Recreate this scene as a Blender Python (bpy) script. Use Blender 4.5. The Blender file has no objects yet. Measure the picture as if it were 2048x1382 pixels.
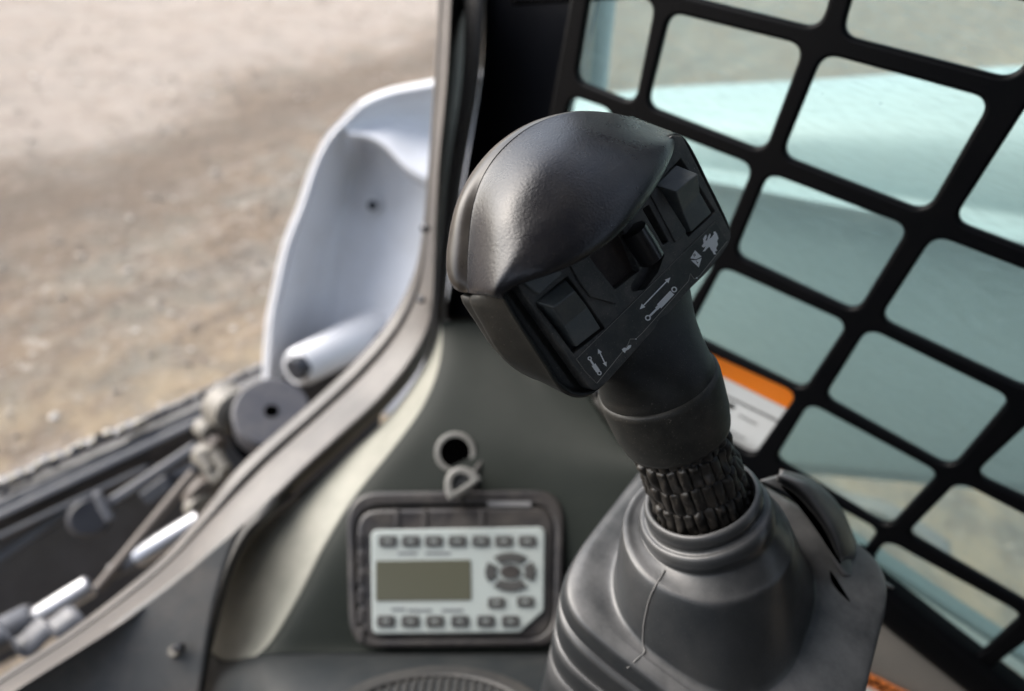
import bpy, bmesh, math, random
from mathutils import Vector, Matrix, noise
from mathutils.bvhtree import BVHTree
from mathutils.geometry import tessellate_polygon
random.seed(7)
R = math.radians
scene = bpy.context.scene

# ------------------------------------------------------------------ camera
F = 1300.0                                   # focal length in pixels of a 2048 px wide picture
C0 = Vector((0, 0, 1.6))
RIGHT = Vector((0.5782, -0.8037, 0.1406)); DOWN = Vector((-0.4626, -0.4648, -0.7550)); FWD = Vector((0.6721, 0.3715, -0.6405))
FWD.normalize(); RIGHT = (RIGHT - FWD * RIGHT.dot(FWD)).normalized(); DOWN = FWD.cross(RIGHT)
cam_d = bpy.data.cameras.new('camera'); cam = bpy.data.objects.new('camera', cam_d); scene.collection.objects.link(cam)
mw = Matrix.Identity(4)
for i in range(3):
    mw[i][0] = RIGHT[i]; mw[i][1] = -DOWN[i]; mw[i][2] = -FWD[i]; mw[i][3] = C0[i]
cam.matrix_world = mw
cam_d.sensor_width = 36; cam_d.lens = F * 36 / 2048; cam_d.clip_start = 0.01; cam_d.clip_end = 400
cam_d.dof.use_dof = True; cam_d.dof.focus_distance = 0.243; cam_d.dof.aperture_fstop = 5.0
scene.camera = cam

# ------------------------------------------------------------------ light
SUN_EL, SUN_AZ = R(38), R(14)                # azimuth measured from +Y (straight ahead of the cab) towards -X
world = bpy.data.worlds.new('World'); scene.world = world; world.use_nodes = True
wn = world.node_tree; wn.nodes.clear()
sky = wn.nodes.new('ShaderNodeTexSky'); sky.sky_type = 'NISHITA'; sky.sun_disc = False
sky.sun_elevation = SUN_EL; sky.sun_rotation = -SUN_AZ; sky.air_density = 1.0; sky.dust_density = 3.0; sky.ozone_density = 1.0
hsv = wn.nodes.new('ShaderNodeHueSaturation'); hsv.inputs['Saturation'].default_value = 0.58
bg = wn.nodes.new('ShaderNodeBackground'); bg.inputs['Strength'].default_value = 0.15
wo = wn.nodes.new('ShaderNodeOutputWorld')
wn.links.new(sky.outputs[0], hsv.inputs['Color']); wn.links.new(hsv.outputs[0], bg.inputs['Color']); wn.links.new(bg.outputs[0], wo.inputs['Surface'])
sd = bpy.data.lights.new('sun', 'SUN'); sun = bpy.data.objects.new('sun', sd); scene.collection.objects.link(sun)
sd.energy = 1.5; sd.angle = R(65); sd.color = (1.0, 0.95, 0.88)
sdir = Vector((-math.sin(SUN_AZ) * math.cos(SUN_EL), math.cos(SUN_AZ) * math.cos(SUN_EL), math.sin(SUN_EL)))
sun.rotation_euler = sdir.to_track_quat('Z', 'Y').to_euler()
scene.view_settings.view_transform = 'Standard'; scene.view_settings.look = 'None'
scene.view_settings.gamma = 1; scene.view_settings.exposure = 1.45
scene.cycles.use_denoising = True
scene.cycles.max_bounces = 8; scene.cycles.transparent_max_bounces = 12

# ------------------------------------------------------------------ helpers
def ray(px, py): return RIGHT * ((px - 1024) / F) + DOWN * ((py - 691) / F) + FWD
def P(px, py, d): return C0 + ray(px, py) * d
def on(ax, val, px, py):
    r = ray(px, py); return C0 + r * ((val - C0[ax]) / r[ax])
def link(o, parent=None):
    scene.collection.objects.link(o)
    if parent is not None:
        o.parent = parent; o.matrix_parent_inverse = parent.matrix_world.inverted()
    return o
def empty(name, loc):
    o = bpy.data.objects.new(name, None); o.empty_display_size = 0.02; o.matrix_world = Matrix.Translation(loc)
    scene.collection.objects.link(o); return o
def tag(o, label=None, cat=None, group=None, kind=None):
    if label: o['label'] = label
    if cat: o['category'] = cat
    if group: o['group'] = group
    if kind: o['kind'] = kind
    return o
def mesh_obj(name, verts, faces, mat, parent=None, smooth=True, origin=None):
    o0 = Vector(origin) if origin is not None else Vector(verts[0]) * 0
    me = bpy.data.meshes.new(name); me.from_pydata([tuple(Vector(v) - o0) for v in verts], [], faces); me.update()
    if smooth: me.polygons.foreach_set('use_smooth', [True] * len(me.polygons))
    if mat: me.materials.append(mat)
    o = bpy.data.objects.new(name, me); o.matrix_world = Matrix.Translation(o0)
    return link(o, parent)
def recalc(o):
    bm = bmesh.new(); bm.from_mesh(o.data); bmesh.ops.recalc_face_normals(bm, faces=bm.faces); bm.to_mesh(o.data); bm.free()
def cr(a, b, c, d, t):
    return 0.5 * ((2 * b) + (c - a) * t + (2 * a - 5 * b + 4 * c - d) * t * t + (3 * b - a - 3 * c + d) * t ** 3)
def spline(pts, n, closed=False):
    pts = [Vector(p) for p in pts]; m = len(pts); out = []
    segs = m if closed else m - 1
    for i in range(segs):
        if closed: a, b, c, d = pts[(i - 1) % m], pts[i], pts[(i + 1) % m], pts[(i + 2) % m]
        else: a, b, c, d = pts[max(i - 1, 0)], pts[i], pts[i + 1], pts[min(i + 2, m - 1)]
        for k in range(n): out.append(cr(a, b, c, d, k / n))
    if not closed: out.append(pts[-1])
    return out
def net(name, rows, mat, parent=None, nu=6, nv=6, su=True, sv=True, thick=0.0, closed_u=False, f3=None, sharp=None):
    """rows: lists of 3D points. Smooth surface through them; thick>0 grows away from the camera."""
    rows = [[(f3 or (lambda q: P(*q)))(q) if not isinstance(q, Vector) else q for q in r] for r in rows]
    R1 = []
    for r in rows: R1.append(spline(r, nu, closed_u) if su else (r + ([r[0]] if False else [])))
    cols = len(R1[0]); grid = []
    if sv:
        colsp = [spline([R1[i][j] for i in range(len(R1))], nv) for j in range(cols)]
        nr = len(colsp[0]); grid = [[colsp[j][i] for j in range(cols)] for i in range(nr)]
    else: grid = R1
    verts = [v for r in grid for v in r]; faces = []
    nr = len(grid)
    for i in range(nr - 1):
        for j in range(cols if closed_u else cols - 1):
            a = i * cols + j; b = i * cols + (j + 1) % cols; faces.append((a, b, b + cols, a + cols))
    o = mesh_obj(name, verts, faces, mat, parent)
    if thick:
        # orient towards camera, grow away
        me = o.data; s = 0
        for p in me.polygons: s += p.normal.dot(C0 - (o.matrix_world @ p.center)) * p.area
        if s < 0: me.flip_normals()
        m = o.modifiers.new('solid', 'SOLIDIFY'); m.thickness = thick; m.offset = -1; m.use_even_offset = False
    return o
def tube(name, pts, rad, mat, parent=None, seg=20, caps=True, smooth=True):
    """rad: number or list"""
    pts = [Vector(p) for p in pts]; n = len(pts)
    rad = rad if isinstance(rad, (list, tuple)) else [rad] * n
    verts = []; faces = []; prev = None
    for i, p in enumerate(pts):
        t = (pts[min(i + 1, n - 1)] - pts[max(i - 1, 0)])
        if t.length < 1e-9: t = (pts[-1] - pts[0])
        t.normalize()
        if prev is None:
            a = t.orthogonal().normalized()
        else:
            a = (prev - t * prev.dot(t)).normalized()
        prev = a; b = t.cross(a)
        for k in range(seg):
            an = 2 * math.pi * k / seg; verts.append(p + (a * math.cos(an) + b * math.sin(an)) * rad[i])
    for i in range(n - 1):
        for k in range(seg):
            k2 = (k + 1) % seg; faces.append((i * seg + k, i * seg + k2, (i + 1) * seg + k2, (i + 1) * seg + k))
    if caps: faces.append(tuple(range(seg))[::-1]); faces.append(tuple((n - 1) * seg + k for k in range(seg)))
    o = mesh_obj(name, verts, faces, mat, parent, origin=pts[0]); 
    if smooth: edgesplit(o)
    return o
def edgesplit(o, ang=40):
    m = o.modifiers.new('es', 'EDGE_SPLIT'); m.split_angle = R(ang)
def bevel(o, w, seg=2, ang=35):
    m = o.modifiers.new('bv', 'BEVEL'); m.width = w; m.segments = seg; m.limit_method = 'ANGLE'; m.angle_limit = R(ang); m.harden_normals = False
def frame(o, x, y, z):
    m = Matrix.Identity(4)
    for i in range(3): m[i][0] = x[i]; m[i][1] = y[i]; m[i][2] = z[i]; m[i][3] = o[i]
    return m
def round_poly(pts, r, seg=6):
    pts = [Vector(p).to_2d() if len(p) > 2 else Vector(p) for p in pts]; n = len(pts); out = []
    for i in range(n):
        rr = r[i] if isinstance(r, (list, tuple)) else r
        p = pts[i]; a = pts[i - 1] - p; b = pts[(i + 1) % n] - p
        la, lb = a.length, b.length; a = a / la; b = b / lb
        ang = a.angle(b); d = min(rr / max(math.tan(ang / 2), 1e-3), la * .48, lb * .48)
        if rr <= 0: out.append(p); continue
        p0 = p + a * d; p1 = p + b * d
        for k in range(seg + 1):
            t = k / seg; out.append(p0 * (1 - t) ** 2 + p * 2 * t * (1 - t) + p1 * t * t)
    return out
def plate(name, loops, M, thick, mat, parent=None, bev=0.0, bres=2, z0=0.0, smooth=True):
    """loops in the local XY plane of M (outline first, then holes); solid from z0 down to z0-thick"""
    cu = bpy.data.curves.new(name, 'CURVE'); cu.dimensions = '2D'; cu.fill_mode = 'BOTH'
    for lp in loops:
        s = cu.splines.new('POLY'); s.points.add(len(lp) - 1)
        for i, p in enumerate(lp): s.points[i].co = (p[0], p[1], 0, 1)
        s.use_cyclic_u = True
    cu.extrude = max(thick / 2 - bev, 1e-6); cu.bevel_depth = bev; cu.bevel_resolution = bres; cu.offset = -bev
    tmp = bpy.data.objects.new('tmp', cu); scene.collection.objects.link(tmp)
    bpy.context.view_layer.update()
    me = bpy.data.meshes.new_from_object(tmp.evaluated_get(bpy.context.evaluated_depsgraph_get()))
    bpy.data.objects.remove(tmp); bpy.data.curves.remove(cu)
    me.name = name; me.materials.clear(); me.materials.append(mat)
    me.transform(Matrix.Translation((0, 0, z0 - thick / 2)))
    if smooth: me.polygons.foreach_set('use_smooth', [True] * len(me.polygons))
    o = bpy.data.objects.new(name, me); o.matrix_world = M; link(o, parent)
    if smooth: edgesplit(o, 50)
    return o
def text(name, body, M, size, mat, parent=None, z=0.0, bold=False, align='CENTER', sx=1.0, ext=0.0001):
    cu = bpy.data.curves.new(name, 'FONT'); cu.body = body; cu.size = size; cu.align_x = align; cu.align_y = 'CENTER'; cu.extrude = ext
    if bold: cu.offset = size * 0.02
    tmp = bpy.data.objects.new('tmp', cu); scene.collection.objects.link(tmp); bpy.context.view_layer.update()
    me = bpy.data.meshes.new_from_object(tmp.evaluated_get(bpy.context.evaluated_depsgraph_get()))
    bpy.data.objects.remove(tmp); bpy.data.curves.remove(cu)
    me.name = name; me.materials.clear(); me.materials.append(mat); me.transform(Matrix.Diagonal((sx, 1, 1, 1))); me.transform(Matrix.Translation((0, 0, z)))
    o = bpy.data.objects.new(name, me); o.matrix_world = M; return link(o, parent)
def box(name, M, sx, sy, sz, mat, parent=None, bev=0.0):
    v = [(x * sx / 2, y * sy / 2, z * sz / 2) for x in (-1, 1) for y in (-1, 1) for z in (-1, 1)]
    f = [(0, 1, 3, 2), (4, 6, 7, 5), (0, 4, 5, 1), (2, 3, 7, 6), (0, 2, 6, 4), (1, 5, 7, 3)]
    me = bpy.data.meshes.new(name); me.from_pydata(v, [], f); me.materials.append(mat)
    o = bpy.data.objects.new(name, me); o.matrix_world = M; link(o, parent)
    if bev: bevel(o, bev, 3)
    return o

# ------------------------------------------------------------------ materials
def mat(name, base, rough=0.5, metal=0.0, spec=0.5, dust=0.0, dust_col=(0.30, 0.27, 0.23), dscale=30, bump=0.0, bscale=800, bump2=0.0, b2scale=60,
        var=0.0, vscale=8, rvar=0.0, coat=0.0, speck=0.0, scratch=0.0, dust_sheen=0.0, edge=0.0, pale_col=(.30, .285, .265)):
    m = bpy.data.materials.new(name); m.use_nodes = True; nt = m.node_tree; N = nt.nodes; L = nt.links
    b = N['Principled BSDF']; b.inputs['Roughness'].default_value = rough; b.inputs['Metallic'].default_value = metal
    b.inputs['Specular IOR Level'].default_value = spec; b.inputs['Coat Weight'].default_value = coat
    geo = N.new('ShaderNodeNewGeometry'); pos = geo.outputs['Position']
    def ns(scale, detail=4, rough_=0.6, vec=None):
        n = N.new('ShaderNodeTexNoise'); n.inputs['Scale'].default_value = scale; n.inputs['Detail'].default_value = detail; n.inputs['Roughness'].default_value = rough_
        L.new(vec or pos, n.inputs['Vector']); return n.outputs['Fac']
    def ramp(src, a, b_, lo=0.0, hi=1.0):
        r = N.new('ShaderNodeMapRange'); r.inputs['From Min'].default_value = a; r.inputs['From Max'].default_value = b_
        r.inputs['To Min'].default_value = lo; r.inputs['To Max'].default_value = hi; L.new(src, r.inputs['Value']); return r.outputs[0]
    col = N.new('ShaderNodeRGB'); col.outputs[0].default_value = (*base, 1); cur = col.outputs[0]
    def mix(fac, c1, c2):
        x = N.new('ShaderNodeMix'); x.data_type = 'RGBA'; L.new(fac, x.inputs[0]) if not isinstance(fac, float) else None
        if isinstance(fac, float): x.inputs[0].default_value = fac
        L.new(c1, x.inputs[6]); 
        if isinstance(c2, tuple): x.inputs[7].default_value = (*c2, 1)
        else: L.new(c2, x.inputs[7])
        return x.outputs[2]
    if var: cur = mix(ramp(ns(vscale, 5), .35, .7, 0, var), cur, tuple(min(1, c * 1.9 + .01) for c in base)); cur = mix(ramp(ns(vscale * 1.7, 5), .5, .75, 0, var), cur, tuple(c * .5 for c in base))
    if dust: cur = mix(ramp(ns(dscale, 8, .7), .42, .72, dust * .15, dust), cur, dust_col)
    if dust_sheen:                                                        # settled dust, and sky sheen put into the colour, on upward faces
        sx_ = N.new('ShaderNodeSeparateXYZ'); L.new(geo.outputs['Normal'], sx_.inputs[0])
        mu = N.new('ShaderNodeMath'); mu.operation = 'MULTIPLY'; L.new(ramp(sx_.outputs[2], .55, .97), mu.inputs[0]); L.new(ramp(ns(45, 7, .7), .30, .62, .25 * dust_sheen, dust_sheen), mu.inputs[1])
        cur = mix(mu.outputs[0], cur, pale_col)
    if edge:                                                          # rubbed ridges and dust trapped in creases
        cur = mix(ramp(geo.outputs['Pointiness'], .515, .56, 0, edge), cur, pale_col)
        cur = mix(ramp(geo.outputs['Pointiness'], .485, .44, 0, edge * .8), cur, pale_col)
    if speck: cur = mix(ramp(ns(1500, 2, .5), .66, .74, 0, speck), cur, dust_col)
    if scratch:
        mp = N.new('ShaderNodeMapping'); mp.inputs['Scale'].default_value = (1, 18, 3); mp.inputs['Rotation'].default_value = (.5, .3, .9); L.new(pos, mp.inputs[0])
        cur = mix(ramp(ns(70, 5, .6, mp.outputs[0]), .6, .72, 0, scratch), cur, tuple(min(1, c * 2 + .06) for c in base))
    L.new(cur, b.inputs['Base Color'])
    if rvar: L.new(ramp(ns(dscale * 1.3, 6), .3, .7, rough - rvar, rough + rvar), b.inputs['Roughness'])
    if bump or bump2:
        bp = N.new('ShaderNodeBump'); bp.inputs['Distance'].default_value = 0.0004; bp.inputs['Strength'].default_value = max(bump, .01); L.new(ns(bscale, 3, .55), bp.inputs['Height'])
        out = bp.outputs[0]
        if bump2:
            b2 = N.new('ShaderNodeBump'); b2.inputs['Distance'].default_value = 0.003; b2.inputs['Strength'].default_value = bump2; L.new(ns(b2scale, 4), b2.inputs['Height']); L.new(out, b2.inputs['Normal']); out = b2.outputs[0]
        L.new(out, b.inputs['Normal'])
    return m
DUST = (0.30, 0.265, 0.22)
m_grip = mat('grip_plastic', (.008, .0085, .012), .30, dust=.05, dscale=60, bump=.35, bscale=1100, rvar=.06, speck=.12, spec=.5)
m_gloss = mat('polished_grip_plastic', (.020, .017, .015), .30, spec=.45, rvar=.04, dust=.10, dscale=90)
m_gripside = mat('grip_housing', (.006, .0075, .0075), .44, spec=.3, dust=.06, dscale=60, bump=.10, bscale=1200, speck=.2)
m_face = mat('switch_face', (.030, .033, .034), .55, dust=.22, dscale=110, bump=.35, bscale=1800, speck=.6)
m_well = mat('switch_well', (.010, .011, .012), .6, dust=.22, dscale=90)
m_wellbrown = mat('dusty_recess', (.022, .017, .016), .75, dust=.25, dust_col=(.16, .11, .09), dscale=200, bump=.4, bscale=700)
m_rocker = mat('rocker_plastic', (.06, .073, .078), .42, dust=.22, dscale=140, bump=.15, bscale=1500, speck=.2)
m_roller = mat('roller_plastic', (.012, .013, .015), .28, dust=.05, dscale=100)
m_decal = mat('decal_film', (.013, .017, .018), .5, dust=.14, dscale=160, speck=.35)
m_icon = mat('icon_print', (.9, .92, .92), .6, dust=.04, dscale=300)
m_line = mat('decal_edge', (.34, .33, .30), .7)
m_collar = mat('collar_rubber', (.008, .0095, .009), .50, dust=.10, dscale=80, bump=.08, bscale=1500, speck=.35)
m_neck = mat('neck_plastic', (.008, .0095, .0095), .5, dust=.10, dust_col=(.14, .13, .12), dscale=100, bump=.25, bscale=1600, speck=.4)
m_rib = mat('ribbed_rubber', (.012, .011, .010), .42, dust=.12, edge=.35, pale_col=(.10, .09, .075), dust_col=(.18, .15, .12), dscale=180, bump=.1)
m_boot = mat('boot_rubber', (.014, .017, .020), .37, dust=.20, dust_col=(.12, .115, .11), dscale=24, dust_sheen=.40, edge=.5, pale_col=(.24, .238, .24), bump=.12, bscale=1100, bump2=.06, b2scale=45, speck=.35, rvar=.07, spec=.55)
m_seam = mat('mould_seam', (.10, .10, .10), .6)
m_guard = mat('guard_steel', (.0012, .0016, .0025), .42, spec=.13, dust=.004, dscale=50, speck=.03, bump=.1, bscale=500)
m_black = mat('black_paint', (.002, .0025, .004), .4, spec=.12, dscale=30)
m_void = mat('dark_void', (.0006, .0006, .0006), .9, spec=0.0)
m_flank = mat('lit_console_edge', (.165, .165, .138), .58, dust=.45, dust_col=(.26, .25, .215), dscale=40, var=.35, vscale=14, bump=.12, bscale=700)  # light from the front opening put into a paler console colour
m_console = mat('console_plastic', (.0085, .0115, .0095), .55, spec=.16, dust=.12, dust_col=(.045, .048, .042), dscale=14, bump=.15, bscale=700, speck=.2)
m_ledge = mat('ledge_plastic', (.008, .011, .013), .6, spec=.3, dust=.05, dscale=25)
m_frame = mat('frame_steel', (.068, .064, .062), .45, dust=.30, dust_col=(.24, .215, .19), dscale=20, bump2=.05, var=.2, scratch=.25)
m_trim = mat('trim_plastic', (.16, .155, .15), .5, dust=.2, dscale=20)
m_floor = mat('floor_steel', (.13, .135, .135), .45, dust=.5, dust_col=(.34, .30, .26), dscale=22, scratch=.35, var=.3, vscale=14)
m_rubber = mat('seal_rubber', (.012, .012, .012), .55, dust=.1)
m_bezel = mat('bezel_plastic', (.013, .0125, .015), .34, dust=.18, dscale=30, rvar=.08)
m_facep = mat('faceplate', (.30, .34, .335), .5, dust=.15, dscale=60)
m_lcd = mat('lcd', (.075, .076, .055), .25, coat=.3)
m_btn = mat('radio_button', (.035, .037, .038), .45, dust=.1)
m_print = mat('print_dark', (.10, .11, .12), .6)
m_printl = mat('print_light', (.16, .16, .165), .6)
m_cap = mat('cap_plastic', (.17, .17, .16), .4, dust=.2)
m_white = mat('white_paint', (.66, .67, .70), .38, dust=.35, dscale=9, var=0, rvar=.05, coat=.15, dust_col=(.45, .42, .38))
m_whitearm = mat('pale_arm_paint', (.345, .44, .455), .40, dust=.10, dscale=5, coat=.2)
m_dark = mat('dark_steel', (.012, .014, .020), .45, dust=.12, dscale=15, dust_col=(.2, .2, .22))
m_disc = mat('disc_rubber', (.045, .047, .06), .5, dust=.2, dscale=30)
m_metal = mat('zinc_rod', (.42, .43, .46), .34, metal=.7, dust=.35, dscale=60)
m_rust = mat('rusty_steel', (.09, .075, .065), .6, dust=.4, dscale=60, dust_col=(.15, .13, .115))
m_pale = mat('pale_fitting', (.15, .14, .12), .5, dust=.3, dscale=60)
m_greyfit = mat('grey_fitting', (.085, .09, .105), .4, dust=.2)
m_orange = mat('orange_film', (.82, .21, .012), .45, dust=.05)
m_orange2 = mat('worn_orange_film', (.72, .20, .035), .55, dust=.25, dscale=60)
m_label = mat('label_white', (.66, .69, .70), .5, dust=.12, dscale=40)
m_inner = mat('inner_panel', (.155, .15, .14), .6, dust=.2, dscale=20)
m_rail = mat('rail_teal', (.16, .23, .23), .5, dust=.1)
m_railp = mat('rail_pale', (.45, .50, .46), .45, dust=.2)
m_tan = mat('rail_tan', (.36, .29, .21), .6, dust=.4, dscale=40)

# tinted pane: dusty green-blue glass
m_glass = bpy.data.materials.new('tinted_glass'); m_glass.use_nodes = True
nt = m_glass.node_tree; N = nt.nodes; L = nt.links; N.clear()
tr = N.new('ShaderNodeBsdfTransparent'); tr.inputs[0].default_value = (.88, .94, .905, 1)
gl = N.new('ShaderNodeBsdfGlossy'); gl.inputs['Roughness'].default_value = .02
df = N.new('ShaderNodeBsdfTranslucent'); df.inputs[0].default_value = (.56, .69, .69, 1)
fr = N.new('ShaderNodeFresnel'); fr.inputs[0].default_value = 1.3
geo = N.new('ShaderNodeNewGeometry'); mp = N.new('ShaderNodeMapping'); mp.inputs['Scale'].default_value = (1, 1.5, 14); mp.inputs['Rotation'].default_value = (R(18), 0, 0)
nz = N.new('ShaderNodeTexNoise'); nz.inputs['Scale'].default_value = 60; nz.inputs['Detail'].default_value = 6
nz2 = N.new('ShaderNodeTexNoise'); nz2.inputs['Scale'].default_value = 420; nz2.inputs['Detail'].default_value = 2
L.new(geo.outputs['Position'], mp.inputs[0]); L.new(mp.outputs[0], nz.inputs['Vector']); L.new(geo.outputs['Position'], nz2.inputs['Vector'])
r1 = N.new('ShaderNodeMapRange'); r1.inputs[1].default_value = .45; r1.inputs[2].default_value = .75; r1.inputs[3].default_value = .15; r1.inputs[4].default_value = .27; L.new(nz.outputs['Fac'], r1.inputs[0])
r2 = N.new('ShaderNodeMapRange'); r2.inputs[1].default_value = .70; r2.inputs[2].default_value = .76; r2.inputs[3].default_value = 0; r2.inputs[4].default_value = .35; L.new(nz2.outputs['Fac'], r2.inputs[0])
ad = N.new('ShaderNodeMath'); ad.operation = 'ADD'; L.new(r1.outputs[0], ad.inputs[0]); L.new(r2.outputs[0], ad.inputs[1])
mx1 = N.new('ShaderNodeMixShader'); L.new(ad.outputs[0], mx1.inputs[0]); L.new(tr.outputs[0], mx1.inputs[1]); L.new(df.outputs[0], mx1.inputs[2])
mx2 = N.new('ShaderNodeMixShader'); L.new(fr.outputs[0], mx2.inputs[0]); L.new(mx1.outputs[0], mx2.inputs[1]); L.new(gl.outputs[0], mx2.inputs[2])
ou = N.new('ShaderNodeOutputMaterial'); L.new(mx2.outputs[0], ou.inputs[0])

# ground: trodden sandy dirt with gravel patches, a pale track and straw
m_ground = bpy.data.materials.new('dirt_ground'); m_ground.use_nodes = True
nt = m_ground.node_tree; N = nt.nodes; L = nt.links; b = N['Principled BSDF']; b.inputs['Roughness'].default_value = .95; b.inputs['Specular IOR Level'].default_value = .2
geo = N.new('ShaderNodeNewGeometry')
def gns(scale, det=6, ro=.65):
    n = N.new('ShaderNodeTexNoise'); n.inputs['Scale'].default_value = scale; n.inputs['Detail'].default_value = det; n.inputs['Roughness'].default_value = ro; L.new(geo.outputs['Position'], n.inputs['Vector']); return n.outputs['Fac']
def gmr(s, a, b_, lo=0, hi=1):
    r = N.new('ShaderNodeMapRange'); r.inputs[1].default_value = a; r.inputs[2].default_value = b_; r.inputs[3].default_value = lo; r.inputs[4].default_value = hi; L.new(s, r.inputs[0]); return r.outputs[0]
def gmix(f, a, c):
    x = N.new('ShaderNodeMix'); x.data_type = 'RGBA'
    L.new(f, x.inputs[0]); L.new(a, x.inputs[6]) if not isinstance(a, tuple) else setattr(x.inputs[6], 'default_value', (*a, 1))
    x.inputs[7].default_value = (*c, 1); return x.outputs[2]
c = gmix(gmr(gns(1.6), .35, .65), (.265, .20, .142), (.325, .258, .19))
c = gmix(gmr(gns(2.3, 8), .50, .62, 0, .8), c, (.27, .255, .22))
c = gmix(gmr(gns(7, 9, .8), .47, .66, 0, .85), c, (.15, .12, .095))
mpg = N.new('ShaderNodeMapping'); mpg.inputs['Rotation'].default_value = (0, 0, R(18)); mpg.inputs['Scale'].default_value = (.9, 4.2, 1); L.new(geo.outputs['Position'], mpg.inputs[0])
nst = N.new('ShaderNodeTexNoise'); nst.inputs['Scale'].default_value = 1.3; nst.inputs['Detail'].default_value = 8; nst.inputs['Roughness'].default_value = .72; L.new(mpg.outputs[0], nst.inputs['Vector'])
c = gmix(gmr(nst.outputs['Fac'], .48, .66, 0, .75), c, (.17, .14, .115))
c = gmix(gmr(nst.outputs['Fac'], .46, .34, 0, .75), c, (.45, .39, .335))
c = gmix(gmr(gns(3.1, 7, .7), .50, .58, 0, .65), c, (.235, .218, .18))
c = gmix(gmr(gns(12, 5, .75), .56, .66, 0, .8), c, (.13, .10, .078))
c = gmix(gmr(gns(16, 4, .7), .60, .68, 0, .8), c, (.52, .47, .41))
c = gmix(gmr(gns(26, 6, .7), .55, .75, 0, .8), c, (.50, .45, .40))
c = gmix(gmr(gns(55, 4, .7), .60, .74, 0, .6), c, (.12, .10, .085))
c = gmix(gmr(gns(110, 3, .6), .62, .72, 0, .7), c, (.60, .56, .50))
# pale packed track further off, bounded by a wandering line a*x+b*y
sep = N.new('ShaderNodeSeparateXYZ'); L.new(geo.outputs['Position'], sep.inputs[0])
def mth(op, a, b_):
    x = N.new('ShaderNodeMath'); x.operation = op
    for i, q in enumerate((a, b_)):
        if isinstance(q, (int, float)): x.inputs[i].default_value = q
        else: L.new(q, x.inputs[i])
    return x.outputs[0]
TA, TB, TC = -.16, .987, 3.10
dline = mth('ADD', mth('MULTIPLY', sep.outputs[0], TA), mth('MULTIPLY', sep.outputs[1], TB))
dline = mth('ADD', dline, mth('MULTIPLY', mth('SUBTRACT', gns(.9, 5), .5), 1.2))
track = mth('MULTIPLY', gmr(dline, TC - .25, TC + .3, 0, .9), gmr(gns(4.5, 8, .75), .68, .42, .45, 1))
c = gmix(track, c, (.435, .375, .325))
rut = mth('MULTIPLY', gmr(dline, TC - .95, TC - .45), gmr(dline, TC - .3, TC + .05, 1, 0)); 
c = gmix(mth('MULTIPLY', rut, .72), c, (.175, .138, .108))
# dry straw by the machine
str_ = mth('MULTIPLY', gmr(mth('ADD', mth('MULTIPLY', sep.outputs[0], .2), sep.outputs[1]), 1.75, 2.15, 1, 0), gmr(gns(5, 7, .7), .42, .6, 0, .75))
c = gmix(str_, c, (.44, .345, .23))
L.new(c, b.inputs['Base Color'])
bp = N.new('ShaderNodeBump'); bp.inputs['Strength'].default_value = 1; bp.inputs['Distance'].default_value = .03; L.new(gns(14, 9, .8), bp.inputs['Height']); L.new(bp.outputs[0], b.inputs['Normal'])

# ================================================================== SETTING
gv = []; gf = []; n = 90
def gz(x, y): 
    p = Vector((x * .8, y * .8, 0)); return noise.noise(p) * .05 + noise.noise(p * 3.1) * .02 - .12 * math.exp(-((TA * x + TB * y - 2.75) / .25) ** 2) * .4
for i in range(n + 1):
    for j in range(n + 1):
        s = (i / n * 2 - 1); t = (j / n * 2 - 1); x = 1.5 + math.copysign(abs(s) ** 2.2, s) * 150; y = 1.5 + math.copysign(abs(t) ** 2.2, t) * 150
        gv.append(Vector((x, y, gz(x, y) if abs(x) < 30 and abs(y) < 30 else 0)))
for i in range(n):
    for j in range(n): a = i * (n + 1) + j; gf.append((a, a + n + 1, a + n + 2, a + 1))
tag(mesh_obj('ground', gv, gf, m_ground), kind='structure')
# loose gravel
m_stone = mat('stone', (.30, .265, .225), .9)
_nt = m_stone.node_tree; _g = _nt.nodes.new('ShaderNodeNewGeometry'); _r = _nt.nodes.new('ShaderNodeValToRGB'); _e = _r.color_ramp.elements
_e[0].color = (.25, .21, .17, 1); _e[1].color = (.62, .59, .54, 1); _e[1].position = 1; _m = _e.new(.75); _m.color = (.30, .26, .215, 1)
_nt.links.new(_g.outputs['Random Per Island'], _r.inputs[0]); _nt.links.new(_r.outputs[0], _nt.nodes['Principled BSDF'].inputs['Base Color'])
sv = []; sf = []
for i in range(2600):
    x = random.uniform(.2, 5.0); y = random.uniform(-1.6, 5.0)
    if x < .9 and y < 1.2: continue
    r = random.choice((.004, .006, .009, .013)) * random.uniform(.7, 1.5); z = gz(x, y) + r * .3; b0 = len(sv)
    for (a, e) in [(0, 90)] + [(k * 72 + random.uniform(-20, 20), random.uniform(0, 35)) for k in range(5)] + [(0, -90)]:
        rr = r * random.uniform(.75, 1.25); sv.append(Vector((x + rr * math.cos(R(a)) * math.cos(R(e)), y + rr * math.sin(R(a)) * math.cos(R(e)), z + .7 * rr * math.sin(R(e)))))
    for k in range(5): k2 = (k + 1) % 5; sf.append((b0, b0 + 1 + k, b0 + 1 + k2)); sf.append((b0 + 6, b0 + 1 + k2, b0 + 1 + k))
tag(mesh_obj('gravel', sv, sf, m_stone, smooth=False), 'loose stones and gravel scattered over the sandy dirt', 'gravel', kind='stuff')

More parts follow.
